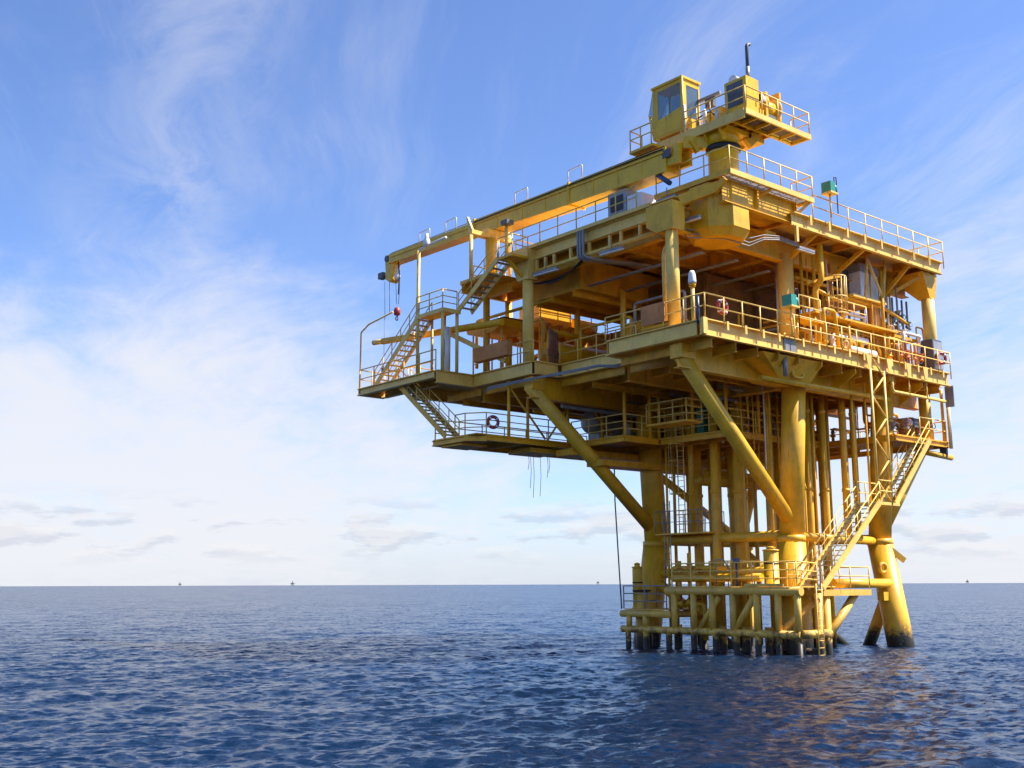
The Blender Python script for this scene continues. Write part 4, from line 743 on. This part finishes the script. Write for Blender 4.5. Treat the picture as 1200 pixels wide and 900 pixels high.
lantern('green lantern on the upper deck rail, right of the crane', 9.9, -0.25, UZ+0.2, 1.25); lantern('green lantern on the main deck rail, in front of the column', 6.1, -0.25, MZ, 1.35)
t = thing('beacon', 'white beacon on a yellow post at the near corner of the main deck', 'beacon', (0.12, 0.72, MZ))
T(t, 'post', (0.12, 0.72, MZ), (0.12, 0.72, 16.6), 0.09, 'rail_yellow', n=10); MB().lathe((0.12, 0.72, 16.6), [(0.16, 0), (0.16, 0.12), (0.1, 0.14)], 14).build('base', 'deck_yellow', t); MB().lathe((0.12, 0.72, 16.74), [(0.19, 0), (0.19, 0.1), (0.16, 0.45), (0.09, 0.6)], 14).build('lens', 'white', t); T(t, 'battery_tube', (0.02, 0.35, 14.8), (0.02, 0.35, 16.1), 0.07, 'blue', n=8)
def buoy(label, c, axis):
    t = thing('lifebuoy', label, 'lifebuoy', c, 'lifebuoys on the guard rails'); c = V3(c)
    MB().torus(c, axis, 0.29, 0.095, 24, 8).build('ring', 'red', t)
    x, y = MB().frame(V3(axis))
    for a in (0.7, 2.3, 3.85, 5.4): MB().lathe(c+(x*math.cos(a)+y*math.sin(a))*0.29, [(0.104, -0.04), (0.104, 0.04)], 10, x*-math.sin(a)+y*math.cos(a)).build('band', 'white', t)
buoy('red and white lifebuoy on the left cellar walkway rail', (-0.62, 14.25, 11.85), (0.3, 1, 0)); buoy('red lifebuoy on the main deck rail near its front corner', (1.5, 0.16, 15.75), (0, 1, 0)); buoy('red lifebuoy at the far right end of the main deck rail', (20.5, 0.16, 15.8), (0.5, 1, 0))
t = thing('light_post', 'lamp post with a white arm at the stair landing under the boom tip', 'lamp post', (-1.85, 19.6, 18.5)); T(t, 'post', (-1.85, 19.6, 15.0), (-1.85, 19.6, 22.4), 0.10, 'rail_yellow', n=10); PP(t, 'arm', [(-1.85, 19.6, 22.35), (-1.7, 19.2, 22.6), (-1.5, 17.4, 22.75)], 0.07, 'white'); MB().lathe((-1.72, 19.0, 22.55), [(0.16, 0), (0.2, .1), (0.2, .35), (.1, .55), (.12, .75)], 12).build('lamp', 'white', t)
t = thing('deck_camera_post', 'short post with a dark camera at the left end of the upper deck', 'post', (0.75, 14.75, UZ)); T(t, 'post', (0.75, 14.75, UZ), (0.75, 14.75, UZ+1.75), 0.1, 'rail_yellow', n=10); Bx(t, 'camera', (0.5, 14.4, UZ+1.75), (1.0, 14.95, UZ+2.0), 'dark_grey')
def lamp(label, p, q): 
    p, q = V3(p), V3(q); t = thing('strip_light', label, 'strip light', p, 'strip lights under the decks'); MB().beam(p, q, 0.2, 0.12).build('housing', 'tray_grey', t); MB().beam(p-Vector((0, 0, .09)), q-Vector((0, 0, .09)), 0.15, 0.06).build('diffuser', 'white', t); mid = p.lerp(q, .5); T(t, 'hanger', mid, mid+Vector((0, 0, .55)), 0.025, 'steel_grey', n=6)
lamp('strip light under the left edge of the upper deck, nearest its left end', (0.75, 12.4, 19.85), (0.75, 10.5, 19.8)); lamp('strip light under the left edge of the upper deck, midway', (0.7, 7.2, 19.8), (0.7, 5.6, 19.75)); lamp('strip light under the crane platform, right of the near column', (1.5, 2.75, 20.4), (1.5, 1.3, 20.4)); lamp('strip light under the right edge of the upper deck, below the crane walkway', (8.0, 0.5, 19.95), (9.3, 0.5, 19.95))
lamp('strip light on the rail side of the crane walkway beside the boom foot', (1.75, 4.2, 21.95), (1.75, 2.9, 21.95))
# boards on the left-hand rail
t = tag(MB().box((-0.06, 2.3, 15.25), (-0.02, 3.8, 16.2)).build('board', 'orange', None, (-0.04, 3, 15.25)), 'orange-brown board tied to the left main deck rail beside the near column', 'board'); t.name = 'weather_board'
t = tag(MB().box((-0.2, 13.6, 15.5), (0.2, 16.5, 16.3)).build('weather_board', 'orange', None, (0, 15, 15.5)), 'orange-brown box board on the left main deck rail near the stairs', 'board')
t = thing('cable_tray', 'bundle of grey cables slung along the underside of the left deck edge', 'cables', (0, 10, 14))
for i, dz in enumerate((0, 0.06, -0.05)): PP(t, 'cable', [(1.6, 5.6, 14.1+dz), (0.9, 6.6, 13.9+dz), (0.6+0.02*i, 7.4, 14.02+dz*.8), (0.35, 9.2, 13.95+dz), (0.35, 11.5, 14.0+dz*.7), (0.1, 13.6, 13.95+dz), (0.0, 15.4, 13.9+dz*1.3), (0.4, 16.2, 13.9+dz)], 0.03, 'tray_grey', 6)
for y in (8, 10, 12): Bx(t, 'hanger', (0.2, y, 13.85), (0.6, y+.03, 13.88), 'steel_grey')
t = thing('cable_loop', 'grey cables looping under the crane platform, from the pedestal to the right', 'cables', (4, 1, 19.8))
for i, dz in enumerate((0, 0.22, -0.16)): PP(t, 'cable', [(1.2, 2.6+.2*i, 20.6), (1.6, 2.2, 19.75+dz), (3.0, 0.9+.1*i, 19.7+dz), (4.6, 0.9, 19.6+dz), (5.4, 0.6, 19.95+dz*.6), (6.6, 0.6, 20.15+dz*.5), (8.0, 0.5, 20.05+dz*.4)], 0.03, 'tray_grey', 6)
t = thing('conduit_drop', 'pair of grey conduits dropping down the left side of the upper deck', 'conduit', (0.6, 8.3, 20))
for dy in (0, 0.22, 0.4): PP(t, 'conduit', [(0.55, 8.3+dy, 21.3), (0.55, 8.3+dy, 19.9), (0.9, 8.0+dy, 19.75), (4.0, 6.8+dy, 19.7)], 0.07, 'tray_grey')
# hoses and drop lines
t = tag(MB().path([(7.8, 13.6, 10.8), (7.6, 13.4, 8), (7.0, 12.6, 4.5), (6.35, 11.8, 2.0)], 0.04, 6).build('drop_line', 'dark_grey', None, (7, 12.8, 2)), 'thin dark line hanging from the cellar deck down to the left end of the landing', 'rope')
for i, (x, y) in enumerate(((2.3, 14.6), (2.6, 14.9), (3.1, 14.7), (4.0, 15.1), (4.4, 15.3))):
    pass
t = thing('hanging_ropes', 'loose thin ropes dangling under the left cellar walkway', 'ropes', (2.8, 14.8, 10.2))
for i, (x, y, h) in enumerate(((2.3, 14.6, 1.9), (2.6, 14.7, 2.4), (3.1, 14.7, 2.3), (3.9, 15.0, 1.2), (4.2, 15.2, 0.9), (2.15, 14.6, 0.9))): MB().path([(x, y, 10.4), (x+.06, y, 10.4-h*.5), (x+.02, y+.05, 10.4-h)], 0.014, 5).build('rope', 'dark_grey', t)
# left end: standpipe, white drum, tube and hood beyond the stairs
t = thing('boat_boom', 'long yellow tube cantilevered past the left staircase with a diagonal strut', 'boom', (-0.3, 20, 17.6)); MB().tube((-0.7, 25.0, 18.1), (0.3, 14.6, 17.55), 0.2, n=14).build('tube', 'deck_yellow', t); MB().tube((-0.72, 25.05, 18.1), (-0.8, 25.9, 18.15), 0.16, n=14).build('tip', 'rail_yellow', t); Bm(t, 'strut', (-0.3, 18.6, 17.5), (0.3, 14.3, 15.3), 0.2, 0.25, 'rail_yellow')
t = thing('white_standpipe', 'white vertical cylinder with dark lettering beneath the stair landing', 'standpipe', (-0.9, 18.1, 15.0)); T(t, 'cylinder', (-0.9, 18.1, 15.0), (-0.9, 18.1, 17.7), 0.22, 'white', n=16)
for i in range(9): Bx(t, 'letter_mark', (-1.13, 18.0, 15.95+i*0.12), (-1.105, 18.12, 16.02+i*0.12), 'dark_grey')
t = thing('davit_frame', 'bent white pipe frame at the far left corner of the stair platform', 'davit', (-2.1, 25.2, 15)); PP(t, 'pipe', [(-2.1, 25.3, 15.0), (-2.1, 25.3, 18.5), (-2.0, 24.6, 18.9), (-1.85, 22.2, 19.25)], 0.05, 'rail_yellow'); 
t = thing('drum_hood', 'yellow rounded hood on the left of the main deck beyond the column', 'hood', (2.0, 17.6, 17.5)); MB().prism([(15.8, 17.75), (16.6, 17.5), (18.0, 17.45), (18.9, 17.7), (19.1, 18.1), (15.5, 18.1)], 'x', 1.2, 3.0).build('hood', 'deck_yellow', t); Bx(t, 'lid', (1.1, 15.4, 18.11), (3.1, 19.2, 18.15), 'dark_grey')
for (x, y) in ((1.4, 16.0), (1.4, 18.6), (2.8, 16.0), (2.8, 18.6)): T(t, 'leg', (x, y, 15), (x, y, 17.6), 0.05, 'rail_yellow', n=8)

# ---------------------------------------------------------------- process equipment on the main deck
def hvessel(name, label, p, q, r, m, cat='tank'):
    p, q = V3(p), V3(q); t = thing(name, label, cat, (p.x, p.y, p.z-r)); ax = (q-p).normalized(); L_ = (q-p).length
    MB().lathe(p, [(0.02, -r*.5), (r*.55, -r*.4), (r*.88, -r*.2), (r, 0), (r, L_), (r*.88, L_+r*.2), (r*.55, L_+r*.4), (0.02, L_+r*.5)], 20, ax).build('shell', m, t)
    for f in (0.2, 0.8):
        c = p.lerp(q, f); s = ax.cross(Vector((0, 0, 1))); MB().beam(c-s*r*.7-Vector((0, 0, r)), c+s*r*.7-Vector((0, 0, r)), 0.15, r*1.0).build('saddle', m if m != 'white' else 'steel_grey', t)
    c = p.lerp(q, .5); MB().lathe(c, [(0.12, r*.9), (0.12, r+.25), (0.2, r+.25), (0.2, r+.33)], 12).build('nozzle', 'pipe_yellow', t)
    return t
hvessel('grey_tank', 'grey round-ended tank on the cellar walkway, left of the left leg', (7.4, 15.2, 12.7), (9.6, 15.2, 12.7), 0.68, 'tank_grey')
hvessel('separator', 'yellow horizontal separator in the shade of the main deck', (5.0, 9.2, 16.4), (11.5, 9.2, 16.4), 0.9, 'pipe_yellow'); hvessel('slug_vessel', 'yellow horizontal vessel near the left edge of the main deck', (3.6, 14.6, 16.2), (8.6, 14.6, 16.2), 0.75, 'pipe_yellow')
hvessel('filter_vessel', 'lower of two thin white pipe vessels behind the right main deck rail', (13.2, 1.3, 15.55), (15.6, 1.3, 15.55), 0.2, 'white'); hvessel('filter_vessel', 'upper of two thin white pipe vessels behind the right main deck rail', (13.0, 1.5, 16.25), (15.2, 1.5, 16.25), 0.18, 'white'); 
t = thing('transformer_cabinet', 'grey and white cabinet hung high below the right of the upper deck', 'cabinet', (16.0, 1.9, 18.6)); Bx(t, 'cabinet', (15.0, 1.5, 18.75), (16.7, 3.4, 20.6), 'white'); Bx(t, 'back_unit', (14.0, 2.2, 18.7), (14.98, 3.6, 20.4), 'dark_grey'); Bx(t, 'top_cap', (14.95, 1.45, 20.2), (16.75, 3.45, 20.66), 'tank_grey'); Bx(t, 'shelf', (13.8, 1.2, 18.55), (17.0, 3.6, 18.7), 'fascia_yellow')
for x in (15.0, 16.75): T(t, 'hanger', (x, 1.25, 18.6), (x, 1.0, 21.0), 0.08, 'rail_yellow', n=8)
Bm(t, 'hanger_brace', (15.0, 1.05, 20.95), (16.75, 1.2, 18.7), 0.1, 0.14, 'rail_yellow')
t = thing('ladder_cage', 'round yellow ladder cage hanging under the right of the upper deck', 'cage', (12.0, 1.0, 17.2))
for i in range(9): a = -math.pi/2+ (i-4)*0.42; T(t, 'bar', (12.0+0.55*math.cos(a), 1.1+0.55*math.sin(a), 17.2), (12.0+0.55*math.cos(a), 1.1+0.55*math.sin(a), 19.2), 0.028, 'rail_yellow', n=6)
for z_ in (17.2, 18.1, 19.2): MB().torus((12.0, 1.1, z_), (0, 0, 1), 0.55, 0.04, 20, 6).build('hoop', 'rail_yellow', t)
Bm(t, 'bracket', (9.8, 1.3, 18.6), (11.9, 0.8, 19.2), 0.14, 0.16)
t = thing('mezzanine', 'small railed mezzanine above the right half of the main deck', 'platform', (13, 2, 17.0)); Bx(t, 'floor_plate', (9.8, 0.9, 16.95), (17.5, 4.2, 17.05), 'deck_yellow'); rail(t, [(7.6, 0.35, 16.3), (9.4, 0.35, 16.3)], 1.1, 0.9); rail(t, [(11.0, 0.9, 17.05), (14.4, 0.9, 17.05)], 0.9, 1.1); Bx(t, 'step_plate', (7.5, 0.3, 16.2), (9.6, 1.1, 16.3), 'deck_yellow')
for (x, y) in ((10.0, 1.1), (13.0, 1.1), (17.3, 1.1), (7.6, 0.5), (9.5, 0.5)): T(t, 'leg', (x, y, 15), (x, y, 16.95 if x > 9.6 else 16.2), 0.07, 'deck_yellow')
PP(t, 'frame_pipe', [(10.3, 1.2, 15.0), (10.3, 1.2, 18.4), (10.3, 0.8, 18.7), (10.3, 0.8, 20.6)], 0.16, 'deck_yellow'); PP(t, 'frame_pipe', [(10.4, 1.2, 18.3), (12.5, 1.2, 18.0)], 0.1, 'deck_yellow')
t = thing('cabinet', 'dark grey box standing at the far right end of the main deck', 'cabinet', (20.7, 0.7, MZ)); Bx(t, 'box', (20.05, 0.35, MZ+0.1), (21.05, 1.2, MZ+1.9), 'dark_grey'); Bx(t, 'plinth', (20.0, 0.3, MZ), (21.08, 1.25, MZ+0.1), 'steel_grey'); Bx(t, 'door', (20.12, 0.33, MZ+.2), (20.98, 0.348, MZ+1.8), 'tank_grey')
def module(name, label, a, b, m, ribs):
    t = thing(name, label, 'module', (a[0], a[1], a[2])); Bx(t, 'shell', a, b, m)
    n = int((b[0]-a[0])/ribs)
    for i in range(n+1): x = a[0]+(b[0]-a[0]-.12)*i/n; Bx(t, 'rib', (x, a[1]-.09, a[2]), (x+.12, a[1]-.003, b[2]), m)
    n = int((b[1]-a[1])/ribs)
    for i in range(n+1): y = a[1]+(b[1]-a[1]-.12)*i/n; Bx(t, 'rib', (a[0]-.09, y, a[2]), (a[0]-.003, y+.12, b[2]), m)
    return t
module('equipment_module', 'big shaded yellow-brown module filling the middle of the main deck', (7.8, 6.4, MZ), (16.2, 11.8, 19.9), 'module_shade_brown', 2.8)
module('control_cabin', 'plain shaded cabin behind the middle columns of the main deck', (16.6, 7.8, MZ), (20.6, 12.2, 19.4), 'module_shade_brown', 2.0)
module('battery_shelter', 'low shaded cabin at the back left of the main deck', (10.2, 14.2, MZ), (20.0, 19.6, 18.6), 'module_shade_brown', 1.4)
module('switch_shelter', 'shaded cabin standing at the back of the cellar deck', (11.0, 15.0, CZ), (17.4, 17.9, 13.9), 'module_shade_brown', 1.2)
t = thing('mezzanine', 'yellow mezzanine with pipes at the far left of the main deck, sky behind', 'platform', (6.5, 17.5, MZ))
Bx(t, 'floor_plate', (4.0, 15.6, 18.20), (9.6, 19.6, 18.32), 'deck_yellow')
for y in (15.7, 17.6, 19.5): MB().ibeam((4.0, y, 18.19), (9.6, y, 18.19), 0.5, 0.2).build('beam', 'deck_yellow', t)
for (x, y) in ((4.2, 15.8), (4.2, 19.4), (9.4, 15.8), (9.4, 19.4)): T(t, 'leg', (x, y, MZ), (x, y, 18.2), 0.13, 'deck_yellow')
rail(t, [(4.05, 19.5, 18.32), (4.05, 15.65, 18.32), (9.5, 15.65, 18.32)], 1.1, 1.3)
Bx(t, 'tank', (4.6, 16.4, 18.32), (7.2, 18.2, 19.6), 'deck_yellow'); MB().tube((7.6, 16.6, 18.8), (9.2, 16.6, 18.8), 0.42, n=16).build('drum', 'pipe_yellow', t)
for i in range(5): valve(t, (4.5+i*.9, 15.5, 17.7), 0.2, 'pipe_yellow', (0, 1, 0))
PP(t, 'pipe', [(3.6, 14.9, 15.0), (3.6, 14.9, 18.3), (3.6, 19.0, 18.3), (5.0, 19.0, 18.3)], 0.13); PP(t, 'pipe', [(2.9, 13.6, 15.0), (2.9, 13.6, 17.2), (8.5, 13.6, 17.2)], 0.16, 'deck_yellow'); PP(t, 'pipe', [(2.6, 12.9, 18.9), (2.6, 19.8, 18.9), (2.6, 19.8, 16)], 0.1)
t = thing('hose_bundle', 'black hoses sagging under the left of the upper deck', 'hoses', (2.0, 12, 19.4))
for i in range(5):
    dx = 1.15+.1*i; MB().path([(dx, 13.6-4.6*k_/12+.1*i, 20.0-.75*math.sin(math.pi*min(1, k_/12*1.0))*(1-.1*i)-.25*(k_ < 4)*(1-k_/4)) for k_ in range(13)], 0.045, 6).build('hose', 'black', t)
Bx(U, 'hung_tank', (2.5, 10.6, 19.0), (9.6, 14.5, 20.7), 'under_yellow')
for y in (11.2, 12.9, 14.2): MB().ibeam((2.5, y, 18.99), (9.6, y, 18.99), 0.3, 0.2).build('tank_beam', 'deck_yellow', U)
t = thing('valve_cluster', 'cluster of dark red valves behind the left column on the main deck', 'valves', (1.6, 12.4, MZ))
for i in range(4): T(t, 'pipe', (1.5+.35*i, 12.0+.2*i, MZ), (1.5+.35*i, 12.0+.2*i, MZ+1.9), 0.07, 'rust_brown', n=8); valve(t, (1.5+.35*i, 12.0+.2*i, MZ+.6+.3*(i % 3)), 0.13, 'rust_brown', wheel='red')
# pipework: each run is a part, flanges and valves too
mp = thing('main_deck_piping', 'maze of yellow pipes, flanges and valves across the main deck', 'pipework', (11, 7, MZ))
g2 = random.Random(11); mats_ = ['pipe_yellow']*8+['white', 'steel_grey', 'deck_yellow', 'orange']
def flange(par, c, r, axis, m): MB().lathe(V3(c), [(r*1.7, -0.05), (r*1.7, 0.05)], 12, axis).build('flange', m, par)
for i in range(46):
    x, y = g2.uniform(3, 20), g2.uniform(1.2, 19); r = g2.choice((0.06, 0.08, 0.1, 0.14, 0.18)); m_ = g2.choice(mats_); z0 = MZ+g2.uniform(0.3, 1.0); z1 = MZ+g2.uniform(1.4, 4.6 if y < 11 else 2.0); L_ = g2.uniform(1.5, 6)
    if g2.random() < .5: pts = [(x, y, MZ), (x, y, z1), (min(20.5, x+L_), y, z1), (min(20.5, x+L_), y, z0)]
    else: pts = [(x, y, MZ), (x, y, z1), (x, min(19.8, y+L_), z1), (x, min(19.8, y+L_), z0)]
    PP(mp, 'pipe', pts, r, m_)
    flange(mp, (x, y, MZ+0.8), r, (0, 0, 1), m_)
    if i % 2 == 0: valve(mp, (x, y, MZ+1.0), max(0.14, r*1.5), m_, wheel=g2.choice(('red', 'blue', 'dark_grey')))
for i in range(26):       # busier strip behind the right-hand rail
    x, y = 8.6+i*0.46+g2.uniform(-.1, .1), g2.uniform(0.8, 3.2); r = g2.choice((0.05, 0.07, 0.1, 0.13)); m_ = g2.choice(mats_); z1 = MZ+g2.uniform(0.7, 2.8)
    PP(mp, 'pipe', [(x, y, MZ), (x, y, z1), (x+g2.uniform(.6, 2.2), y, z1), (x+1.2, y, MZ+.3)], r, m_); flange(mp, (x, y, MZ+.45), r, (0, 0, 1), m_)
    if i % 2: valve(mp, (x, y, MZ+.7), 0.16, m_, wheel=g2.choice(('red', 'blue', 'white')))
for i in range(8): b_ = g2.uniform(.3, .8); x, y = g2.uniform(4, 19), g2.uniform(2.6, 17); MB().box((x, y, MZ), (x+b_, y+b_, MZ+g2.uniform(.8, 1.8))).build('equipment_box', g2.choice(['tank_grey', 'deck_yellow', 'rust_brown', 'dark_grey', 'white']), mp)
for i in range(34):
    x, y = 9.6+9.8*g2.random(), 1.0+3.4*g2.random(); T(mp, 'upright_pipe', (x, y, MZ), (x, y, 20.4), g2.choice((.03, .045, .06, .09)), g2.choice(mats_), n=6)
for i in range(14):
    z_, y = MZ+.6+4.4*g2.random(), 1.2+3.2*g2.random(); x = 9.4+5*g2.random(); PP(mp, 'pipe', [(x, y, z_), (x+2+4*g2.random(), y, z_), (x+6.1, y, z_-.6)], g2.choice((.04, .06, .1)), g2.choice(mats_))
for i in range(6): Bx(mp, 'cable_ladder', (3.0+i*2.6, 2.6, 19.2+.1*(i % 2)), (3.3+i*2.6, 12.0, 19.26+.1*(i % 2)), 'tray_grey')
for i in range(8): x = 2.6+i*.9; T(mp, 'upright_pipe', (x, 4.4+.4*(i % 3), MZ), (x, 4.4+.4*(i % 3), 16.2+.5*(i % 4)), 0.06, g2.choice(mats_), n=6)
t = thing('process_skid', 'orange-yellow skid of pipes and gauges at the right end of the main deck', 'skid', (18.5, 1.2, MZ))
Bx(t, 'base_frame', (16.9, 0.6, MZ), (19.8, 2.2, MZ+0.2), 'orange')
for i in range(9): x = 17.0+i*0.32; PP(t, 'pipe', [(x, 0.8+(i % 3)*.4, MZ+.2), (x, 0.8+(i % 3)*.4, MZ+1.2+.12*(i % 4)), (x+.5, 0.8+(i % 3)*.4, MZ+1.3+.12*(i % 4))], 0.07, g2.choice(['orange', 'pipe_yellow', 'rust_brown']))
for i in range(4): valve(t, (17.3+i*.7, 0.75, MZ+.8), 0.15, 'orange')
Bx(t, 'gauge_panel', (17.2, 2.1, MZ+1.5), (19.6, 2.2, MZ+2.6), 'tank_grey')
t = thing('valve_stack', 'stack of white and blue valves high at the right end of the main deck', 'valve stack', (18.8, 2.0, 17.1))
Bx(t, 'shelf', (17.7, 1.4, 16.9), (20.3, 2.8, 17.05), 'deck_yellow')
for i in range(5):
    for j in range(3): valve(t, (17.9+i*.5, 1.7+j*.4, 17.35+.5*((i+j) % 3)), 0.17, g2.choice(['white', 'tank_grey', 'pipe_yellow']), wheel=g2.choice(('blue', 'white', 'dark_grey')))
    T(t, 'stem', (17.9+i*.5, 1.7, 17.05), (17.9+i*.5, 1.7, 19.3), 0.06, g2.choice(['white', 'steel_grey', 'rust_brown']), n=8)

# ---------------------------------------------------------------- wellhead equipment on the cellar deck
wp = thing('wellhead_piping', 'dark jumble of wellhead pipes and valves on the cellar deck', 'pipework', (13, 9, CZ))
for i in range(50):
    x, y = g2.uniform(8.4, 20.5), g2.uniform(5.6, 17.6)
    if i > 40: x, y = g2.uniform(16.8, 20.8), g2.uniform(1.2, 5)
    r = g2.choice((0.06, 0.09, 0.12, 0.16)); m_ = g2.choice(mats_); z1 = CZ+g2.uniform(.8, 2.3); L_ = g2.uniform(1, 4)
    pts = [(x, y, CZ), (x, y, z1), (min(20.9, x+L_), y, z1), (min(20.9, x+L_), y, CZ+.3)] if i % 2 else [(x, y, CZ), (x, y, z1), (x, min(17.8, y+L_), z1), (x, min(17.8, y+L_), CZ+2.9)]
    PP(wp, 'pipe', pts, r, m_); flange(wp, (x, y, CZ+.5), r, (0, 0, 1), m_)
    if i % 2: valve(wp, (x, y, CZ+.75), max(.14, r*1.4), m_, wheel=g2.choice(('red', 'blue', 'dark_grey')))
for i in range(7): x = 9+i*1.6; PP(wp, 'overhead_pipe', [(x, 6.0, 13.4), (x, 16.5, 13.4), (x, 16.5, 12.2)], g2.choice((.1, .14, .18)), g2.choice(mats_))
for i in range(5): y = 6+i*2.4; PP(wp, 'overhead_pipe', [(3.4 if y > 12 else 8.2, y, 13.0), (20.3, y, 13.0)], g2.choice((.09, .13, .16)), g2.choice(mats_))
for i in range(26):
    x, y = 8.0+12.6*g2.random(), 5.4+8.6*g2.random(); T(wp, 'thin_upright', (x, y, CZ-.4), (x, y, 14.1), g2.choice((.03, .045, .06)), g2.choice(mats_), n=6)
for i in range(36):
    x, y = 8.0+9*g2.random(), 3.2+3.4*g2.random(); T(wp, 'thin_upright', (x, y, 7.0+5*g2.random()), (x, y, 14.1), g2.choice((.03, .04, .06)), g2.choice(mats_), n=6)
for i in range(12):
    z_, y = 11.6+2*g2.random(), 5.0+2.5*g2.random(); x = 8+4*g2.random(); T(wp, 'thin_run', (x, y, z_), (x+3+4*g2.random(), y, z_), g2.choice((.04, .06, .08)), g2.choice(mats_), n=6)
for i in range(7): y = 5.6+i*1.7; Bx(wp, 'cable_ladder', (7.9, y, 13.55), (20.4, y+.35, 13.62), 'tray_grey')
for i in range(16):
    x, y = 8.2+12*g2.random(), 5.6+9*g2.random(); b_ = g2.uniform(.3, .7); MB().box((x, y, CZ), (x+b_, y+b_, CZ+g2.uniform(.5, 1.6))).build('equipment_box', g2.choice(['tank_grey', 'module_shade_brown', 'rust_brown', 'dark_grey', 'white', 'deck_yellow']), wp)
for i in range(10): valve(wp, (17.0+.42*i, 1.3+(i % 3)*.5, CZ+.5+.3*(i % 2)), 0.2, g2.choice(['orange', 'white', 'pipe_yellow', 'tank_grey']), wheel=g2.choice(('red', 'blue', 'dark_grey')))
Bx(wp, 'motor', (18.6, 0.95, CZ+.6), (19.2, 1.5, CZ+1.1), 'dark_grey'); MB().tube((18.2, 1.2, CZ+.85), (18.6, 1.2, CZ+.85), 0.2, n=14).build('pump_head', 'white', wp)
for (x, y) in ((9.4, 8.2), (14.2, 6.4), (19.0, 3.0), (18.2, 9.0)): Bx(wp, 'panel', (x, y, CZ), (x+.9, y+.5, CZ+1.7), g2.choice(['tank_grey', 'dark_grey', 'deck_yellow', 'green']))

# ---------------------------------------------------------------- far platforms on the horizon
def far_rig(label, az, dist, s):
    p = CAM + (fwd*math.cos(az)+right*math.sin(az))*dist; p.z = 0
    t = thing('distant_platform', label, 'platform', p, 'platforms on the horizon')
    for dx in (-1, 1):
        for dy in (-1, 1): T(t, 'leg', p+Vector((dx*9, dy*9, -4)), p+Vector((dx*7, dy*7, 14))*1.0, 1.6, 'dark_grey', n=6)
    Bx(t, 'deck', p+Vector((-13*s, -12*s, 14)), p+Vector((13*s, 12*s, 24)), 'dark_grey'); Bx(t, 'tower', p+Vector((-3, -3, 24)), p+Vector((3, 3, 24+16*s)), 'dark_grey')
def az(px): return math.atan((px-600)/1322)
far_rig('tiny far platform on the horizon, leftmost of all', az(210), 13000, 1.0); far_rig('tiny far platform on the horizon left of the picture centre, tallest', az(342), 11200, 1.1); far_rig('tiny far platform on the horizon, last before the rig', az(700), 12000, 0.8); far_rig('tiny far platform on the horizon right of the rig', az(1133), 13200, 1.0)
